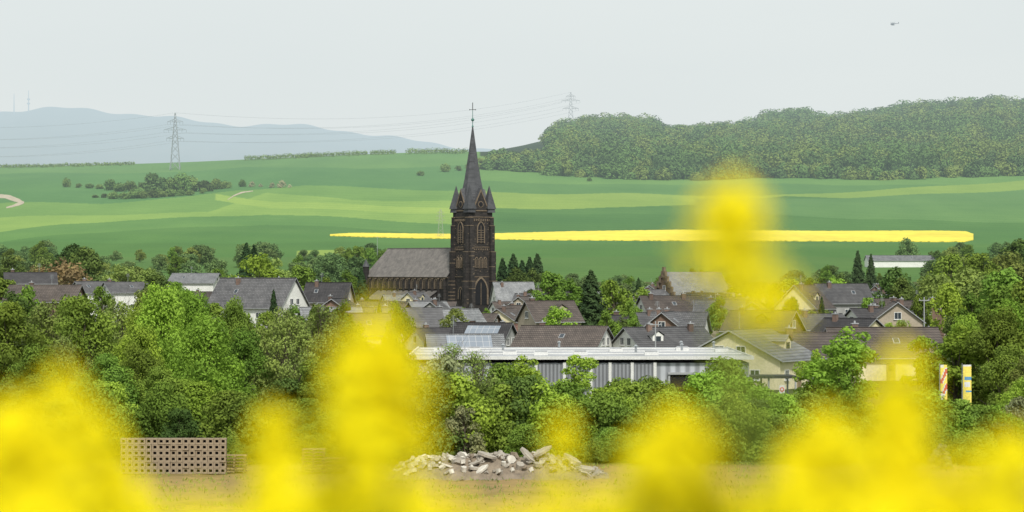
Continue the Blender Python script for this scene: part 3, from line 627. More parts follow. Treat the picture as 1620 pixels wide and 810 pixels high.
H(635, 780, 10, 7, 480, 467, 20, 'cream', 'roof_light', 'house with pale slate roof below the church')
H(658, 740, 8, 7, 481, 463, 62, 'cream', 'roof_grey', 'cream gabled house below the church')
H(690, 640, 11, 9, 506, 486, 12, 'beige', 'roof_grey', 'weathered grey-roofed house in the town', 2)
H(650, 660, 10, 8, 500, 481, -15, 'cream', 'roof_brown', 'brown-roofed cream house in the town')
H(800, 600, 9, 8, 508, 489, 68, 'cream', 'roof_brown', 'cream gabled house with brown roof')
H(838, 620, 11, 9, 506, 484, 8, 'beige', 'roof_brown', 'brown-roofed village house with beige walls', 2)
H(745, 590, 11, 9, 516, 497, -18, 'brickwall', 'roof_brown', 'brick house with dark brown roof')
H(600, 560, 12, 9, 508, 488, 10, 'cream', 'roof_brown', 'cream house with flat brown roof')
H(700, 470, 10, 9, 545, 520, 28, 'white', 'roof_dark', 'house with dark roof and white gable')
H(765, 450, 9, 10, 549, 512, -20, 'greywall', 'roof_dark', 'house with solar panels on its roof', 1, solar=True)
H(735, 430, 11, 8, 556, 530, 6, 'white', 'roof_light', 'low building with solar roof behind the warehouse', 0, solar=True)
H(832, 490, 11, 9, 545, 514, 5, 'beige', 'roof_red', 'house with reddish tiled roof')
H(893, 430, 13, 10, 549, 517, -20, 'white', 'roof_brown', 'wide house with weathered brown roof', 1)
H(1050, 430, 13, 10, 549, 519, 26, 'white', 'roof_grey', 'house with mottled grey roof and white gable', 2)
H(1055, 500, 12, 9, 516, 496, 6, 'beige', 'roof_grey', 'grey-tiled beige house in the town')
H(1165, 560, 12, 9, 508, 487, 15, 'cream', 'roof_brown', 'cream village house with brown roof')
H(1225, 540, 11, 9, 520, 494, -15, 'beige', 'roof_light', 'beige house with pale roof in the town')
H(1272, 570, 9, 9, 486, 452, 60, 'cream', 'roof_brown', 'tall cream gabled house in the town', 1)
H(1330, 600, 11, 9, 478, 450, 12, 'greywall', 'roof_grey', 'grey slate-roofed house in the town')
H(1395, 490, 12, 9, 514, 489, 25, 'white', 'roof_dark', 'dark-roofed house with white gable')
H(1440, 540, 10, 8, 500, 477, -55, 'brickwall', 'roof_brown', 'brown gabled house near the trees')
H(1480, 560, 9, 7, 500, 476, 50, 'beige', 'roof_brown', 'brown roofed house among trees')
H(1120, 640, 10, 9, 490, 466, -10, 'beige', 'roof_dark', 'dark-roofed village house with beige walls')
H(1290, 470, 10, 9, 520, 498, 30, 'beige', 'roof_grey', 'beige gabled house with grey roof')
H(1345, 450, 9, 8, 526, 505, -40, 'cream', 'roof_dark', 'cream gabled house with dark roof')
H(1423, 1440, 34, 9, 412, 404.5, 4, 'white', 'roof_light', 'long low white farm building', 0, wins=False)
H(1186, 322, 11, 12, 566, 523, 62, 'cream', 'roof_light', 'pale cream gabled building beside the warehouse', 0)
H(1285, 336, 10, 11, 563, 528, 8, 'cream', 'roof_brown', 'cream house with weathered brown roof', 1)
H(1395, 345, 13, 10, 562, 520, 5, 'cream', 'roof_brown', 'cream building with wide brown-grey roof')
H(1000, 520, 10, 8, 520, 500, -30, 'white', 'roof_dark', 'dark-roofed house with white gable')
cnt = 0; rr = random.Random(11)
for _ in range(1600):
    if cnt > 76: break
    lf = rr.random() > .88
    px = rr.uniform(500, 1500) if not lf else rr.uniform(100, 500); Y = rr.uniform(430, 900) if not lf else rr.uniform(720, 920); X = wx(px, Y)
    if any((X - a) ** 2 + (Y - b) ** 2 < (c + 8.5) ** 2 for a, b, c in footprints): continue
    if -75 < X < 2 and Y > 820: continue
    hh = rr.uniform(5.6, 8.2)
    if 550 < px < 805:
        hh = min(hh, CZ + (HY - (490 if 708 < px < 800 else 478)) / F * Y)
        if hh < 4.2: continue
    H(px, Y, rr.uniform(8, 12), rr.uniform(7, 9), hh - rr.uniform(2.6, 3.4), hh, rr.choice([0, 10, 80, -15, 75, 30, -40, 20, -20]) + rr.uniform(-8, 8),
      rr.choice(['white', 'cream', 'beige', 'beige', 'greywall', 'brickwall']), rr.choice(['roof_grey', 'roof_dark', 'roof_brown', 'roof_dark', 'roof_light', 'roof_grey', 'roof_brown']),
      'pitched-roof village house in the town', rr.choice([1, 1, 2]), ispy=False); cnt += 1
for _ in range(64):
    px = rr.uniform(480, 1520); Y = rr.uniform(430, 880); X = wx(px, Y)
    if any((X - a) ** 2 + (Y - b) ** 2 < (c + 2) ** 2 for a, b, c in footprints): continue
    hgt = rr.uniform(4.5, 8.5)
    if 560 < px < 800: hgt = min(hgt, CZ + (HY - 488) / F * Y)
    if hgt < 3: continue
    tree(rr.choice(['m_mid', 'm_mid', 'm_bright', 'm_olive', 'm_dark']), px, HY - F * (hgt - CZ) / Y, Y, rr.uniform(.7, 1))
X = wx(1095, 700); e = top('stone_hall', 'stone gabled hall with grey roof and stepped gable', 'building', (X, 700, 0), rad(28))
mb = MB(); mb.prism([(-5, -.5), (5, -.5), (5, 6.5), (0, 12.3), (-5, 6.5)], -8, 8, lambda u, v, w: (w, u, v)); obj('wall', mb.mesh('wall', ['rubblestone']), e)
mb = MB()
for s in (-1, 1): mb.poly([(-8, s * 5.4, 6.25), (8.4, s * 5.4, 6.25), (8.4, 0, 12.6), (-8, 0, 12.6)])
obj('roof', mb.mesh('roof', ['roof_light']), e)
mb = MB()
for k in range(5):
    for s in (-1, 1): mb.box((-8.1, s * (4.6 - k), 7.0 + k * 1.25), (.5, .95, 1.6))
mb.box((-8.1, 0, 13.0), (.55, .9, 1.6)); obj('gable_coping', mb.mesh('gable_coping', ['tuff']), e)
for z, yy in ((2, -2), (2, 2), (7.5, 0)): obj('window', winmesh(1.2, 1.8), e, (-8.003, yy, z), (0, 0, -math.pi / 2))

# ------------------------------------------------------------------ warehouse
Yw = 262; xa = wx(650, Yw); xb = wx(1185, Yw); W = xb - xa; zr = wz(566, Yw)
e = top('warehouse', 'long flat-roofed grey metal warehouse with white pilasters', 'warehouse', ((xa + xb) / 2, Yw, 0), 0)
mb = MB(); mb.box((0, 16, zr / 2 - .3), (W, 32, zr - .35)); obj('wall', mb.mesh('wall', ['corr_l']), e)
mb = MB(); mb.box((0, 16, zr - .02), (W + .6, 32.6, .2), 0); mb.box((0, -.4, zr + .0), (W + .8, .2, .3), 1); mb.box((-W / 2 - .35, 16, zr + .02), (.12, 32.4, .3), 1); mb.box((W / 2 + .35, 16, zr + .02), (.12, 32.4, .3), 1)
for yy in (9, 17.5, 26): mb.box((0, yy, zr + .12), (W, .25, .1), 1)
rf = obj('roof', mb.mesh('roof', ['flatroof', 'trim']), e)
for i in range(9):
    mb = MB(); x = -W / 2 + 2 + i * W / 9 + R.uniform(-.4, .4); y = R.uniform(4, 28); mb.box((x, y, zr + .22), (1.3, 1.3, .3), 0); mb.box((x, y, zr + .42), (1.1, 1.1, .12), 1); obj('skylight', mb.mesh('skylight', ['trim', 'flatroof']), rf)
for i in range(6):
    mb = MB(); x = R.uniform(-W / 2 + 1, W / 2 - 1); y = R.uniform(10, 30); mb.tube((x, y, zr), (x, y, zr + .7), .12, .12, 8); mb.cone((x, y), .22, .05, zr + .7, zr + .85, 8); obj('vent_pipe', mb.mesh('vent_pipe', ['metal']), rf)
c0 = (xa + xb) / 2
def lx(px): return wx(px, Yw) - c0
ps = [848, 893, 935, 965, 1000, 1036]
for a, b in zip(ps[:-1], ps[1:]):
    mb = MB(); w_ = lx(b) - lx(a) - .34; mb.box(((lx(a) + lx(b)) / 2, -.08, zr / 2 - .25), (w_, .12, zr - .6)); obj('cladding_panel', mb.mesh('cladding_panel', ['corr']), e)
for a in ps:
    mb = MB(); mb.box((lx(a), -.13, zr / 2 - .2), (.28, .24, zr - .42)); obj('pilaster', mb.mesh('pilaster', ['trim']), e)
for a in (1085,):
    mb = MB(); mb.box((lx(a), -.05, 1.9), (2.9, .14, 3.6 - .2), 1); mb.box((lx(a), -.16, 3.75), (3.3, .3, .2), 0)  # near-black slab on the wall paints the shade of the open doorway
    for s in (-1, 1): mb.box((lx(a) + s * 1.55, -.1, 1.85), (.18, .22, 3.5), 0)
    obj('loading_door', mb.mesh('loading_door', ['fascia', 'dark']), e)
for a in (690, 740, 790):
    obj('window', winmesh(2.4, 1.2), e, (lx(a), -.003, 2.4))
e = top('carport', 'dark open carport beside the cream building', 'carport', (wx(1210, 285), 285, 0), rad(5))
mb = MB(); mb.box((0, 0, 2.6), (6, 5, .22)); obj('roof', mb.mesh('roof', ['roof_dark']), e)
for x in (-2.7, 0, 2.7):
    for y in (-2.2, 2.2): m2 = MB(); m2.box((x, y, 1.23), (.16, .16, 2.5)); obj('post', m2.mesh('post', ['fascia']), e)

# ------------------------------------------------------------------ church
ch = top('church', 'dark basalt gothic church with tall slate spire', 'church', (-12.1, 875, 0), rad(35))
def arch2(w, h, n=7):
    hs = h - w * .87; pts = [(-w / 2, 0), (w / 2, 0)]
    for i in range(n + 1):
        a = rad(60) * i / n; pts.append((-w / 2 + w * math.cos(a), hs + w * math.sin(a)))
    for i in range(n - 1, -1, -1):
        a = rad(60) * i / n; pts.append((w / 2 - w * math.cos(a), hs + w * math.sin(a)))
    return pts
def arch_window(parent, w, h, pos, face, name='window', louv=False, fr=.9):
    mb = MB(); fn = lambda u, v, q: (u, q, v)
    mb.prism(arch2(w, h), -.14, 0, fn, 1)
    out = arch2(w + fr, h + fr * .6); inn = arch2(w, h)
    n = len(inn)
    for i in range(1, n):
        j = (i + 1) % n
        a, b, c, d = inn[i], inn[j], out[j], out[i]
        mb.poly([(a[0], -.26, a[1]), (b[0], -.26, b[1]), (c[0], -.26, c[1]), (d[0], -.26, d[1])]); mb.poly([(d[0], -.26, d[1]), (c[0], -.26, c[1]), (c[0], 0, c[1]), (d[0], 0, d[1])]); mb.poly([(a[0], 0, a[1]), (b[0], 0, b[1]), (b[0], -.26, b[1]), (a[0], -.26, a[1])])
    mb.box((0, -.2, h * .42), (.18, .1, h * .84), 0)
    if louv:
        for k in range(6): mb.box((0, -.19, .4 + k * h * .11), (w * .96, .1, .16), 0)
    return obj(name, mb.mesh(name, ['tuff', 'dark']), parent, pos, (0, 0, face))
tw = obj('tower', None, ch); TH = 30.8; s2 = 4.35
mb = MB(); mb.box((0, 0, TH / 2 - .25), (2 * s2, 2 * s2, TH + .5)); obj('tower_wall', mb.mesh('tower_wall', ['stone']), tw)
mb = MB()
for z in (10.9, 20.0, 29.2): mb.box((0, 0, z), (2 * s2 + .3, 2 * s2 + .3, .2))
obj('string_course', mb.mesh('string_course', ['tuff']), tw)
mb = MB(); rq = random.Random(4)
for fc in range(4):
    Mx = Matrix.Rotation(fc * math.pi / 2, 3, 'Z')
    for k in range(60):
        u = rq.uniform(-3.3, 3.3); z = rq.uniform(11, 29); q = rq.uniform(.15, .35)
        mb.box(Mx @ Vector((u, -s2 - .02, z)), (q if fc % 2 == 0 else .1, .1 if fc % 2 == 0 else q, .22))
    for k in range(9):
        mb.box(Mx @ Vector((-3.2 + .8 * k, -s2 - .12, 28.3)), (.3 if fc % 2 == 0 else .22, .22 if fc % 2 == 0 else .3, .7))
        mb.box(Mx @ Vector((-3.2 + .8 * k, -s2 - .10, 19.3)), (.25 if fc % 2 == 0 else .2, .2 if fc % 2 == 0 else .25, .5))
obj('stone_frieze', mb.mesh('stone_frieze', ['tuff']), tw)
for sx in (-1, 1):
    for sy in (-1, 1):
        for ax in (0, 1):
            mb = MB()
            for z0, z1, dp in ((-.5, 9.5, 1.75), (9.5, 18.5, 1.3), (18.5, 26.5, .85), (26.5, 29.0, .5)):
                c = [sx * (s2 - .55), sy * (s2 + dp / 2), (z0 + z1) / 2]; d = [1.3, dp, z1 - z0]
                if ax: c = [sx * (s2 + dp / 2), sy * (s2 - .55 + .01), c[2]]; d = [dp, 1.3, d[2]]
                mb.box(c, d, 0)
                c2 = list(c); c2[2] = z1 + .08; d2 = [d[0] + .14, d[1] + .14, .2]; mb.box(c2, d2, 1)
                zz = z0 + 1.2
                while zz < z1 - .8:
                    c3 = list(c); c3[2] = zz; d3 = [d[0] + .04, d[1] + .04, .24]
                    if rq.random() < .6:
                        d3[0] *= .5; c3[0] += (d[0] * .27)
                    mb.box(c3, d3, 1 if rq.random() < .25 else 0); zz += 1.1
            obj('buttress', mb.mesh('buttress', ['stone', 'tuff']), tw)
arch_window(tw, 4.4, 8.0, (0, -s2, 2.4), 0, 'portal', fr=1.1)
arch_window(tw, 2.2, 3.6, (-s2, 0, 4), -math.pi / 2, fr=.5)
for fc in range(4):
    Mx = Matrix.Rotation(fc * math.pi / 2, 3, 'Z')
    arch_window(tw, 2.3, 6.4, Mx @ Vector((0, -s2, 21.2)), fc * math.pi / 2, 'belfry_window', louv=True, fr=.6)
    for u in (-1.6, 0, 1.6): arch_window(tw, .8, 3.2, Mx @ Vector((u, -s2, 13.6)), fc * math.pi / 2, fr=.4)
    mb = MB(); fn = lambda u, v, q: tuple(Mx @ Vector((u, -s2 + q, v)))
    gp = 37.6; gw = 3.1
    mb.prism([(-gw, TH), (gw, TH), (0, gp)], -.05, .45, fn, 0)
    for s in (-1, 1):
        mb.prism([(s * (gw + .25), TH), (s * (gw - .15), TH), (0, gp - .5), (0, gp + .25)], -.2, .1, fn, 1)
    ring = 14
    mb.prism([(1.0 * math.cos(2 * math.pi * i / ring), TH + 2.3 + 1.0 * math.sin(2 * math.pi * i / ring)) for i in range(ring)], -.14, 0, fn, 1)
    mb.prism([(.75 * math.cos(2 * math.pi * i / ring), TH + 2.3 + .75 * math.sin(2 * math.pi * i / ring)) for i in range(ring)], -.2, -.1, fn, 2)
    mb.box(Mx @ Vector((0, -s2 - .08, TH + .35)), (5.2 if fc % 2 == 0 else .2, .2 if fc % 2 == 0 else 5.2, .3), 1)
    obj('tower_gable', mb.mesh('tower_gable', ['stone', 'tuff', 'dark']), tw)
    mb = MB(); P = lambda x, y, z: tuple(Mx @ Vector((x, y, z)))
    for s in (-1, 1): mb.poly([P(s * (gw + .2), -s2 - .1, TH - .1), P(0, -s2 - .1, gp + .32), P(0, 0, gp + 1.0), P(s * (gw + .2), 0, TH - .1)])
    obj('gable_roof', mb.mesh('gable_roof', ['slate']), tw)
    cx, cy = (1 if fc in (0, 1) else -1) * (s2 - .7), (1 if fc in (1, 2) else -1) * (s2 - .7)
    mb = MB(); mb.cone((cx, cy), 1.95, 1.75, TH - .2, TH + .9, 4, math.pi / 4); mb.cone((cx, cy), 2.2, .05, TH + .9, 38.9, 4, math.pi / 4)
    obj('corner_pinnacle', mb.mesh('corner_pinnacle', ['slate']), tw)
mb = MB(); prof = [(TH, 4.6), (34.5, 4.0), (37.5, 3.3), (41, 2.55), (49, 1.3), (57.2, .16)]
for (za, ra), (zb, rb) in zip(prof[:-1], prof[1:]): mb.cone((0, 0), ra, rb, za, zb, 8, math.pi / 8)
sp = obj('spire', mb.mesh('spire', ['slate']), tw)
mb = MB(); mb.tube((0, 0, 57), (0, 0, 64.2), .12, .07, 8)
for k in range(6): a0 = math.pi * k / 6 - math.pi / 2; a1 = math.pi * (k + 1) / 6 - math.pi / 2; mb.cone((0, 0), .5 * math.cos(a0) + .01, .5 * math.cos(a1) + .01, 59.2 + .5 * math.sin(a0), 59.2 + .5 * math.sin(a1), 10)
mb.cone((0, 0), .35, .1, 57, 57.7, 8); obj('finial', mb.mesh('finial', ['copper']), sp)
mb = MB(); cr = Matrix.Rotation(rad(-35), 3, 'Z')
mb.box((0, 0, 62.3), (2.0, .14, .16), mat=cr); mb.box((0, 0, 63.4), (.16, .16, 2.2))
for s in (-1, 1): mb.box(cr @ Vector((s * .95, 0, 62.3)), (.14, .16, .45), mat=cr)
obj('cross', mb.mesh('cross', ['iron']), sp)
nv = obj('nave', None, ch); y0, y1 = s2 + .0, 52.0; hw = 6.2; ez, rz = 11.2, 19.8
mb = MB(); mb.box((0, (y0 + y1) / 2, ez / 2 - .25), (2 * hw, y1 - y0, ez + .5)); obj('nave_wall', mb.mesh('nave_wall', ['stone']), nv)
mb = MB(); o_ = .5; za = ez - .4
P = [(-hw - o_, y0, za), (-hw - o_, y1 + o_, za), (hw + o_, y1 + o_, za), (hw + o_, y0, za)]; r0 = (0, y0, rz); r1 = (0, y1 - 3.5, rz)
mb.poly([P[0], r0, r1, P[1]]); mb.poly([P[2], r1, r0, P[3]]); mb.poly([P[1], r1, P[2]]); mb.box((0, (y0 + y1 - 3.5) / 2, rz + .06), (.3, y1 - 3.5 - y0, .22))
obj('nave_roof', mb.mesh('nave_roof', ['nave_roof']), nv)
for i in range(14):
    yy = y0 + 3.2 + i * 3.3
    arch_window(nv, 1.3, 3.0, (-hw, yy, 7.1), -math.pi / 2)
    mb = MB(); mb.box((-hw - .3, yy - 1.65, 5.2), (.6, .6, 10), 0); mb.box((-hw - .32, yy - 1.65, 10.3), (.7, .7, .35), 1); obj('buttress', mb.mesh('buttress', ['stone', 'tuff']), nv)
mb = MB(); mb.box((-hw - .1, (y0 + y1) / 2, 10.65), (.25, y1 - y0 - .1, .3)); obj('cornice', mb.mesh('cornice', ['tuff']), nv)
mb = MB(); mb.prism([(-hw - 4.2, -.5), (-hw + .1, -.5), (-hw + .1, 6.4), (-hw - 4.2, 3.8)], y0 + 6, y1 - 8, lambda u, v, w: (u, w, v)); obj('aisle_wall', mb.mesh('aisle_wall', ['stone']), nv)
mb = MB(); mb.poly([(-hw - 4.7, y0 + 5.6, 3.65), (-hw - .02, y0 + 5.6, 6.58), (-hw - .02, y1 - 7.6, 6.58), (-hw - 4.7, y1 - 7.6, 3.65)]); obj('aisle_roof', mb.mesh('aisle_roof', ['nave_roof']), nv)
mb = MB(); tx, ty_ = -hw - .5, y1 - 1; mb.cone((tx, ty_), 1.0, 1.0, 0, 14, 8); mb.cone((tx, ty_), 1.2, .05, 14, 16.5, 8, mi=1); obj('stair_turret', mb.mesh('stair_turret', ['stone', 'slate']), nv)

# ------------------------------------------------------------------ pylons and lines
def pylon(px, Y, h, label, arms, z=None, th=.28):
    X = wx(px, Y); z = gz(X, Y) if z is None else z
    mb = MB(); wb = h * .085
    def hw_(t): return wb * (1 - t) * .9 + .55
    lv = [0, .16, .3, .43, .54, .64, .73, .81, .88, .94, 1.0]
    for a, b in zip(lv[:-1], lv[1:]):
        A_, B_ = hw_(a), hw_(b)
        cor = [(-1, -1), (1, -1), (1, 1), (-1, 1)]
        for i, (cx, cy) in enumerate(cor):
            nx, ny = cor[(i + 1) % 4]
            mb.tube((cx * A_, cy * A_, a * h), (cx * B_, cy * B_, b * h), th, th, 4)
            mb.tube((cx * A_, cy * A_, a * h), (nx * B_, ny * B_, b * h), th * .6, th * .6, 4); mb.tube((nx * A_, ny * A_, a * h), (cx * B_, cy * B_, b * h), th * .6, th * .6, 4)
    e = top('electricity_pylon', label, 'pylon', (X, Y, z), 0, 'electricity pylons', None)
    obj('lattice_mast', mb.mesh('lattice_mast', ['metal']), e)
    ends = []
    for t, w in arms:
        mb = MB(); wz_ = hw_(t)
        for s in (-1, 1):
            for q in (-1, 1):
                mb.tube((s * wz_, q * wz_, t * h), (s * w, 0, t * h + .2), th * .8, th * .5, 4); mb.tube((s * wz_, q * wz_, (t + .045) * h), (s * w, 0, t * h + .3), th * .7, th * .5, 4)
            for u in (.35, .65): mb.tube((s * w * u, 0, t * h), (s * w * u, 0, t * h + .045 * h * (1 - u)), th * .5, th * .5, 4)
            for u in (1, .6):
                mb.tube((s * w * u, 0, t * h), (s * w * u, 0, t * h - .045 * h), th * .6, th * .6, 4); ends.append((X + s * w * u, Y, z + t * h - .045 * h))
        obj('crossarm', mb.mesh('crossarm', ['metal']), e)
    ends.append((X, Y, z + h)); return ends
e1 = pylon(277, 3280, 66, 'tall steel lattice pylon on the green hill', [(.55, 10), (.7, 13), (.84, 9)])
e2 = pylon(903, 4350, 66, 'steel lattice pylon rising behind the wood', [(.62, 12), (.8, 14), (.9, 7)], z=wz(214, 4350))
e3 = pylon(697, 2150, 21, 'small steel pylon in the fields', [(.6, 3.5), (.75, 3), (.88, 2.5)], th=.1)
e4 = pylon(1168, 2080, 17, 'small steel pylon by the yellow field', [(.7, 3), (.85, 2.5)], th=.1)
def wire(a, b, sag, r=.1):
    mb = MB(); n = 22; prev = None
    for i in range(n + 1):
        t = i / n; p = Vector(a).lerp(Vector(b), t); p.z -= sag * 4 * t * (1 - t)
        if prev is not None: mb.tube(prev, p, r, r, 3)
        prev = p
    o = obj('power_line', mb.mesh('power_line', ['metal'])); o['label'] = 'thin sagging overhead power line between pylons'; o['category'] = 'power line'; o['group'] = 'overhead power lines'
for i in range(0, 13, 2):
    wire(e1[i], e2[i], 17 + i * .3)
    a = e1[i]; wire(a, (wx(-420, 3000) + (a[0] - wx(277, 3280)), 3000, a[2] - 8), 20)
for px, tp, Y in ((45, 143, 9400), (22, 148, 9400)):
    X = wx(px, Y); z = gz(X, Y); h = wz(tp, Y) - z; mb = MB(); mb.tube((0, 0, -3), (0, 0, h), 2.2, .9, 6)
    if px == 45:
        for t in (.35, .55): mb.cone((0, 0), 5, 5, h * t, h * t + 5, 10)
    top('radio_mast', 'distant thin radio mast on the hazy ridge', 'radio mast', (X, Y, z), 0, 'radio masts', mb.mesh('radio_mast', ['metal']))
for px, tp, Y in ((1037, 508, 400), (597, 374, 1500), (1462, 470, 430), (865, 500, 480), (1590, 540, 250), (720, 500, 520), (1185, 480, 500)):
    X = wx(px, Y); z = gz(X, Y); h = min(wz(tp, Y) - z, 15); mb = MB(); mb.tube((0, 0, -.2), (0, 0, h), .11, .08, 8); e = top('utility_pole', 'slim utility pole with short crossarm', 'utility pole', (X, Y, z), 0, 'utility poles')
    obj('post', mb.mesh('post', ['fascia']), e); mb = MB(); mb.box((0, 0, h - .5), (1.6, .12, .12))
    for s in (-.7, 0, .7): mb.tube((s, 0, h - .44), (s, 0, h - .2), .05, .05, 6)
    obj('crossarm', mb.mesh('crossarm', ['fascia']), e)

# ------------------------------------------------------------------ helicopter
Y = 4500; X = wx(1413, Y); z = wz(38, Y)
e = top('helicopter', 'small dark helicopter flying in the pale sky', 'helicopter', (X, Y, z), rad(8))
mb = MB()
rings = [(-4.2, .3, 0), (-3.6, 1.0, .0), (-2.2, 1.5, .1), (0, 1.6, .2), (1.8, 1.2, .4), (3, .6, .7), (9, .25, 1.1)]
for (xa_, ra, za), (xb_, rb, zb) in zip(rings[:-1], rings[1:]): mb.tube((xa_, 0, za), (xb_, 0, zb), ra, rb, 10)
obj('fuselage', mb.mesh('fuselage', ['heli']), e)
mb = MB(); mb.box((9, 0, 2.1), (1.2, .15, 2.4)); mb.box((7.6, 0, 1.0), (.8, 3, .15)); obj('tail_fin', mb.mesh('tail_fin', ['heli']), e)
mb = MB(); mb.tube((-.3, 0, 1.5), (-.3, 0, 2.6), .2, .2, 8)
for a in range(2): mb.box((-.3, 0, 2.65), (11.5, .45, .12), mat=Matrix.Rotation(rad(20 + a * 90), 3, 'Z'))
obj('rotor', mb.mesh('rotor', ['heli']), e)
mb = MB()
for s in (-1, 1):
    mb.tube((-3, s * 1.3, -2.2), (2.2, s * 1.3, -2.2), .12, .12, 6)
    for x in (-1.5, 1): mb.tube((x, s * .8, -1), (x, s * 1.3, -2.2), .1, .1, 6)
obj('skid', mb.mesh('skid', ['heli']), e)

# ------------------------------------------------------------------ blocks, pallets, rubble
mb = MB(); bw, bh, bd = .405, .385, .6; t = .095
mb.box((0, 0, t / 2), (bw - .012, bd, t)); mb.box((0, 0, bh - .012 - t / 2), (bw - .012, bd, t))
for s in (-1, 1): mb.box((s * (bw / 2 - .006 - t / 2), 0, bh / 2 - .006), (t, bd, bh - .012 - 2 * t))
mb.box((0, .1, bh / 2 - .006), (bw - .012 - 2 * t, .06, bh - .012 - 2 * t), 1)  # near-black plate inside the hole, painted in for the shade of the cavity
bm = mb.mesh('concrete_block', ['block', 'dark'])
Yb = 186; x0 = wx(192, Yb)
for i in range(17):
    for j in range(6):
        top('concrete_block', 'hollow tan concrete block stacked in a wall', 'concrete block', (x0 + i * bw + .2 + R.uniform(-.01, .01), Yb + R.uniform(-.05, .05), gz(x0, Yb) + .02 + j * bh), R.uniform(-.02, .02), 'stacked hollow concrete blocks', bm)
mb = MB()
for s in range(5): mb.box((0, -.5 + .25 * s, .125), (1.5, .14, .03))
for s in (-1, 0, 1): mb.box((s * .66, 0, .065), (.12, 1.1, .09))
pm = mb.mesh('wooden_pallet', ['wood'])
for px, nn in ((496, 8), (372, 6), (530, 5)):
    for k in range(nn):
        top('wooden_pallet', 'weathered wooden pallet in a stack', 'pallet', (wx(px, 186.5) + R.uniform(-.04, .04), 186.5, .05 + k * .2), R.uniform(-.06, .06), 'stacked wooden pallets', pm)
ch_m = []
for i in range(9):
    r3 = random.Random(i + 50); mb = MB(); d = [(1.0, .7, .3), (.7, .6, .5), (1.5, .9, .22), (.5, .45, .4), (1.2, .4, .3), (.8, .8, .25), (.45, .35, .3), (1.9, .8, .2), (.6, .5, .35)][i]
    n = 7; prof = [(d[0] / 2 * math.cos(2 * math.pi * k / n + r3.uniform(-.25, .25)) * r3.uniform(.8, 1.1), d[1] / 2 * math.sin(2 * math.pi * k / n + r3.uniform(-.2, .2)) * r3.uniform(.8, 1.1)) for k in range(n)]
    mb.prism(prof, -d[2] / 2, d[2] / 2, lambda u, v, w: (u * (1 + w * .3), v + w * .2 * r3.uniform(.8, 1.2), w))
    ch_m.append([mb.mesh('rubble_chunk', [m_]) for m_ in ('concrete_w', 'concrete', 'concrete_d')])
def moundz(x, Y):
    px = 810 + F * x / 184; hgt = np.interp(px, [622, 650, 700, 740, 790, 830, 860, 900, 955], [.25, 1.15, 1.3, 1.35, 1.5, 1.3, 1.5, .9, .2])
    return max(0, hgt * (1 - ((Y - 184) / 3.6) ** 2))
for i in range(280):
    px = R.uniform(624, 952); Y = R.uniform(181, 186.5); X = wx(px, 184); z = moundz(X, Y)
    if px < 740: mi = R.choice([0, 0, 0, 1])
    elif px < 850: mi = R.choice([0, 1, 1, 2, 2])
    else: mi = R.choice([1, 2, 2, 1])
    k = R.randrange(9); sc = R.uniform(.35, .85)
    if k in (2, 7): sc *= .75
    o = top('rubble_chunk', ['pale broken concrete chunk in the heap', 'grey broken concrete chunk in the heap', 'brown earthy rubble chunk in the heap'][mi], 'rubble', (X, Y, gz(X, Y) + max(.08, z - .05)), 0, 'chunks of the rubble heap', ch_m[k][mi])
    o.rotation_euler = (R.gauss(0, .45), R.gauss(0, .45), R.uniform(0, 6.28)); o.scale = (sc, sc, sc)
for px, tp, ry in ((858, 710, -.5), (905, 722, .5), (925, 737, .2), (835, 716, .8), (770, 716, .3)):
    o = top('concrete_slab', 'long broken concrete slab leaning on the heap', 'concrete slab', (wx(px, 182.5), 182.5, wz(tp, 182.5) - .15), 0, 'chunks of the rubble heap', ch_m[7][1]); o.rotation_euler = (.3, ry, R.uniform(-.4, .4)); o.scale = (.75, .75, .75)
n = 60; vv = []; ff = []
for i in range(n):
    for j in range(16):
        X = wx(616, 184) + (wx(962, 184) - wx(616, 184)) * i / (n - 1); Y = 180.3 + 7.4 * j / 15; vv.append((X, Y, gz(X, Y) - .05 + moundz(X, Y) * .85 + R.uniform(-.1, .1)))
for i in range(n - 1):
    for j in range(15): ff.append((i * 16 + j, (i + 1) * 16 + j, (i + 1) * 16 + j + 1, i * 16 + j + 1))
me = bpy.data.meshes.new('debris_mound'); me.from_pydata(vv, [], ff); me.materials.append(M['concrete_d']); o = obj('debris_mound', me); o['kind'] = 'stuff'; o['label'] = 'loose brown debris under the concrete chunks'; o['category'] = 'rubble'
rng = np.random.RandomState(9); n = 16000
P = np.stack([rng.uniform(-38, 38, n), 150 + 48 * rng.rand(n), np.zeros(n)], 1); msk = (np.sin(P[:, 0] * .7) * np.sin(P[:, 1] * .9 + P[:, 0] * .3) + rng.normal(size=n) * .5) > .1
P = P[msk]; n = len(P); P[:, 2] = terr(P[:, 0], P[:, 1]); hh = rng.uniform(.06, .22, n); a = rng.rand(n) * 6.28; w = .05
d = np.stack([np.cos(a) * w, np.sin(a) * w, 0 * a], 1); up = np.stack([rng.normal(size=n) * .06, rng.normal(size=n) * .06, hh], 1)
V = np.stack([P - d, P + d, P + d * .3 + up, P - d * .3 + up], 1).reshape(-1, 3)
o = obj('grass', meshnp('grass', V, np.arange(4 * n).reshape(-1, 4), ['leaf_olive'])); o['kind'] = 'stuff'; o['label'] = 'patchy short grass on the yard soil'; o['category'] = 'grass'

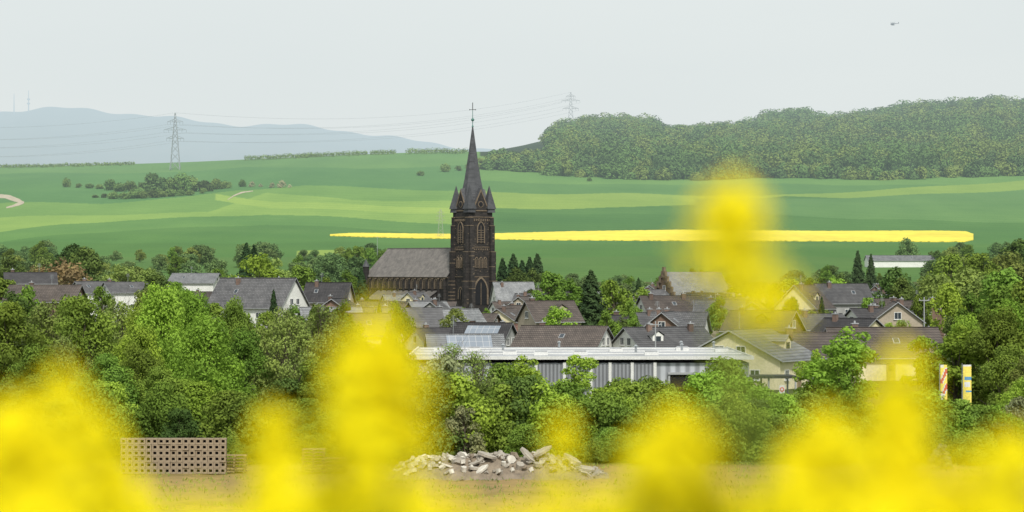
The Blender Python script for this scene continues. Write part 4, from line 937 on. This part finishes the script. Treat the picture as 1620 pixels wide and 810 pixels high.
# ------------------------------------------------------------------ banners and signs
def flag(px, tp, bp, Y, w, c, stripes, label):
    X = wx(px, Y); h = wz(tp, Y); e = top('banner_flag', label, 'flag', (X, Y, 0), rad(R.uniform(-8, 8)), 'advertising banners')
    mb = MB(); mb.tube((-w / 2 - .06, 0, 0), (-w / 2 - .06, 0, h + .1), .04, .025, 8); obj('pole', mb.mesh('pole', ['metal']), e)
    b = max(wz(bp, Y), .8); mb = MB(); N_ = 24
    for i in range(N_):
        z0_ = b + (h - b) * i / N_; z1_ = b + (h - b) * (i + 1) / N_
        for k in range(6):
            u0, u1 = -w / 2 + w * k / 6, -w / 2 + w * (k + 1) / 6
            cidx = stripes(i / N_, k / 6)
            mb.poly([(u0, .06 * math.sin(u0 * 5 + z0_), z0_), (u1, .06 * math.sin(u1 * 5 + z0_), z0_), (u1, .06 * math.sin(u1 * 5 + z1_), z1_), (u0, .06 * math.sin(u0 * 5 + z1_), z1_)], cidx)
    obj('cloth', mb.mesh('cloth', c), e)
flag(1493, 577, 632, 212, .5, ['redp', 'yelp', 'trim'], lambda t, k: 0 if abs((t * 2.2) % 1 - k) < .2 and .15 < t < .85 else (2 if abs((t * 2.2) % 1 - k) < .34 else 1), 'slim yellow advertising banner with red marks')
flag(1530, 577, 642, 211, .62, ['yelp', 'bluep', 'trim', 'redp'], lambda t, k: 1 if (.62 < t < .68 and k > .1) or (.3 < t < .36 and k > .3) else (2 if (.42 < t < .56 and .1 < k < .8) or t > .95 else 0), 'slim pale yellow advertising banner with blue mark')
e = top('round_sign', 'small white sign with red ring on a post', 'sign', (wx(1237, 220), 220, 0)); mb = MB(); mb.tube((0, 0, 0), (0, 0, wz(622, 220)), .04, .04, 8); obj('post', mb.mesh('post', ['metal']), e)
zc = wz(616, 220); mb = MB(); mb.box((0, 0, zc), (.42, .06, .62), 0)
mb.prism([(.17 * math.cos(a * math.pi / 8), zc + .17 * math.sin(a * math.pi / 8)) for a in range(16)], -.06, -.034, lambda u, v, w: (u, w, v), 1)
mb.prism([(.09 * math.cos(a * math.pi / 8), zc + .09 * math.sin(a * math.pi / 8)) for a in range(16)], -.08, -.064, lambda u, v, w: (u, w, v), 0); obj('sign_board', mb.mesh('sign_board', ['trim', 'redp']), e)

# ------------------------------------------------------------------ rapeseed plants close to the camera
M['petal'] = m_leaf('rape_petal', (0.93, 0.66, 0.004, 1), 0.3, 0.12); M['rstem'] = m_leaf('rape_stem', (0.28, 0.4, 0.09, 1), .3, .2)
mt = M['petal']; nt = mt.node_tree
for n_ in nt.nodes:
    if n_.type == 'HUE_SAT':
        for l in list(n_.inputs['Color'].links): nt.links.remove(l)
        n_.inputs['Color'].default_value = (0.98, 0.87, 0.015, 1)
        for l in list(n_.inputs['Hue'].links): nt.links.remove(l)
        n_.inputs['Hue'].default_value = .5
        for l in list(n_.inputs['Value'].links): nt.links.remove(l)
        n_.inputs['Value'].default_value = 1.0
def raceme(seed, L=.11, Rr=.038, nf=64):
    rng = np.random.RandomState(seed); mb = MB()
    for i in range(nf):
        t = rng.rand() ** .75; r = Rr * (1 - max(0, t - .6) / .4 * .45) * (.3 + .75 * rng.rand()); a = rng.rand() * 6.28
        c = Vector((r * math.cos(a), r * math.sin(a), -L + L * t)); nd = Vector((math.cos(a) * .8, math.sin(a) * .8 - .25, .7)).normalized(); q = nd.to_track_quat('Z', 'Y'); s = .0088 * rng.uniform(.8, 1.25)
        for k in range(4):
            b = k * math.pi / 2; f = lambda rr_, aa, zz: c + q @ Vector((rr_ * math.cos(aa), rr_ * math.sin(aa), zz))
            mb.poly([c, f(s, b - .5, .002), f(s * 1.35, b, .001), f(s, b + .5, .002)])
        mb.tube((0, 0, c.z - .012), c, .0005, .0004, 3, 1)
    for i in range(16):
        a = rng.rand() * 6.28; r = rng.rand() * .009; p = Vector((r * math.cos(a), r * math.sin(a), rng.uniform(-.004, .008))); mb.tube(p, p + Vector((p.x * .4, p.y * .4, .008)), .0022, .0012, 5, 0)
    mb.tube((0, 0, -L - .02), (0, 0, .002), .0016, .0012, 6, 1)
    return mb.mesh('raceme', ['petal', 'rstem'])
RC = [raceme(s) for s in range(4)]
def rape(px, tp, Y, rac, seed=0):
    X = wx(px, Y); z0 = gz(X, Y); e = top('rapeseed_plant', 'yellow flowering rapeseed plant with tall green stem', 'rapeseed plant', (X, Y, z0), R.uniform(-.1, .1), 'rapeseed plants in bloom')
    mb = MB(); ht = wz(tp, Y) - z0; m = Y / F; prev = Vector((R.uniform(-.03, .03), R.uniform(-.03, .03), -.05)); bend = R.uniform(-.02, .02)
    for i in range(1, 8):
        t = i / 8; q = Vector((bend * math.sin(t * 3.1), 0, (ht - .1) * t)); mb.tube(prev, q, .005 - .003 * t, .0048 - .003 * t, 6); prev = q
    for dx, dy, sc in rac:
        tip = Vector((dx * m, R.uniform(-.03, .03) if dx else 0, ht - dy * m)); bz = tip.z - .11 * sc; mb.tube(Vector((bend * .5, 0, max(bz - .12, .1))), Vector((tip.x, tip.y, bz)), .0018, .0014, 5)
        o = obj('flower_head', R.choice(RC), e, tip, (R.uniform(-.1, .1), R.uniform(-.1, .1), R.uniform(-.5, .5))); o.scale = (sc, sc, sc)
    for k in range(5):
        a = R.uniform(0, 6.28); zl = ht * R.uniform(.15, .7); d = Vector((math.cos(a), math.sin(a), 0)); s_ = Vector((-d.y, d.x, 0)); p = Vector((0, 0, zl)); ll = R.uniform(.07, .13)
        mb.poly([p, p + d * ll * .5 + s_ * .018 + Vector((0, 0, .02)), p + d * ll + Vector((0, 0, -.01)), p + d * ll * .5 - s_ * .018 + Vector((0, 0, .02))])
    obj('stem', mb.mesh('stem', ['rstem']), e)
rape(1160, 290, 2.2, [(0, 0, .64), (-38, 28, .58), (38, 30, .58), (0, 34, .6)])
rape(1205, 438, 2.1, [(0, 0, .36), (36, 6, .38), (-26, 10, .38), (10, 44, .3)])
rape(592, 502, 2.2, [(0, 0, .85), (-34, 50, .8), (34, 50, .82), (0, 105, .9), (-40, 160, .85), (34, 150, .82), (-5, 230, .85)])
rape(1425, 560, 2.3, [(0, 0, .72), (-16, 60, .66), (18, 70, .66), (0, 120, .7), (-10, 175, .75)])
rape(890, 664, 2.6, [(0, 0, .5), (-14, 80, .45)])
rape(432, 655, 2.4, [(0, 0, .7), (-18, 40, .66), (20, 50, .66), (0, 95, .75)])
rape(95, 598, 2.2, [(0, 0, .75), (-60, 55, .85), (50, 62, .8), (-90, 100, .9), (0, 105, .9), (75, 140, .75), (-40, 170, .9), (40, 175, .85)])
rape(15, 645, 2.2, [(0, 0, .9), (-30, 60, .95), (30, 95, .95)])
rape(1065, 655, 2.2, [(0, 0, .8), (-46, 42, .78), (46, 45, .78), (-20, 90, .9), (30, 115, .9), (64, 118, .8)])
rape(1305, 658, 2.3, [(0, 0, .75), (-44, 45, .78), (40, 38, .78), (-20, 95, .9), (42, 105, .9)])
rape(1580, 705, 2.2, [(0, 0, .85), (-46, 35, .8), (45, 0, .85), (0, 75, .95), (-66, 84, .85)])
rape(180, 710, 2.3, [(0, 0, .5), (22, 40, .55)])
rape(1440, 735, 2.3, [(0, 0, .7), (-30, 35, .75), (30, 40, .75)])
for i in range(25):
    px = -20 + i * 69 + R.uniform(-22, 22); tp = R.uniform(758, 798)
    if 620 < px < 960 or 200 < px < 360: tp += 18
    rape(px, tp, R.uniform(2.0, 2.6), [(0, 0, R.uniform(.5, .75)), (R.uniform(-50, -20), 25, .55), (R.uniform(20, 50), 30, .55)])

# ------------------------------------------------------------------ camera, light, world
cam = bpy.data.cameras.new('camera'); co = bpy.data.objects.new('camera', cam); COL.objects.link(co)
co.location = (0, 0, CZ); co.rotation_euler = (math.pi / 2 + math.atan(20 / F), 0, 0)
cam.sensor_width = 36; cam.lens = F / 1620 * 36; cam.clip_start = .1; cam.clip_end = 60000
cam.dof.use_dof = True; cam.dof.focus_distance = 600; cam.dof.aperture_fstop = 2.7
scene.camera = co
sun = bpy.data.lights.new('sun', 'SUN'); so = bpy.data.objects.new('sun', sun); COL.objects.link(so)
sun.energy = 3.6; sun.angle = rad(8); sun.color = (1, .965, .9)
sd = Vector((.18, -.8, 1.0)).normalized(); so.rotation_euler = sd.to_track_quat('Z', 'Y').to_euler(); so.location = (0, -20, 60)
w = bpy.data.worlds.new('World'); scene.world = w; w.use_nodes = True; nt = w.node_tree; bg = nt.nodes['Background']
sk = nt.nodes.new('ShaderNodeTexSky'); sk.sky_type = 'NISHITA'; sk.sun_disc = False; sk.sun_elevation = math.asin(sd.z); sk.sun_rotation = math.atan2(sd.x, sd.y); sk.dust_density = 4
f = noise(nt, 3.0, 5, 'Generated', (1, 1, 4)); cl = ramp(nt, f, [(0.3, (7.8, 8.4, 8.4, 1)), (0.7, (8.3, 8.8, 8.7, 1))])
nt.links.new(mixc(nt, 0.9, sk.outputs[0], cl), bg.inputs[0]); bg.inputs[1].default_value = 0.1
scene.view_settings.view_transform = 'Standard'; scene.view_settings.look = 'None'; scene.view_settings.exposure = 0
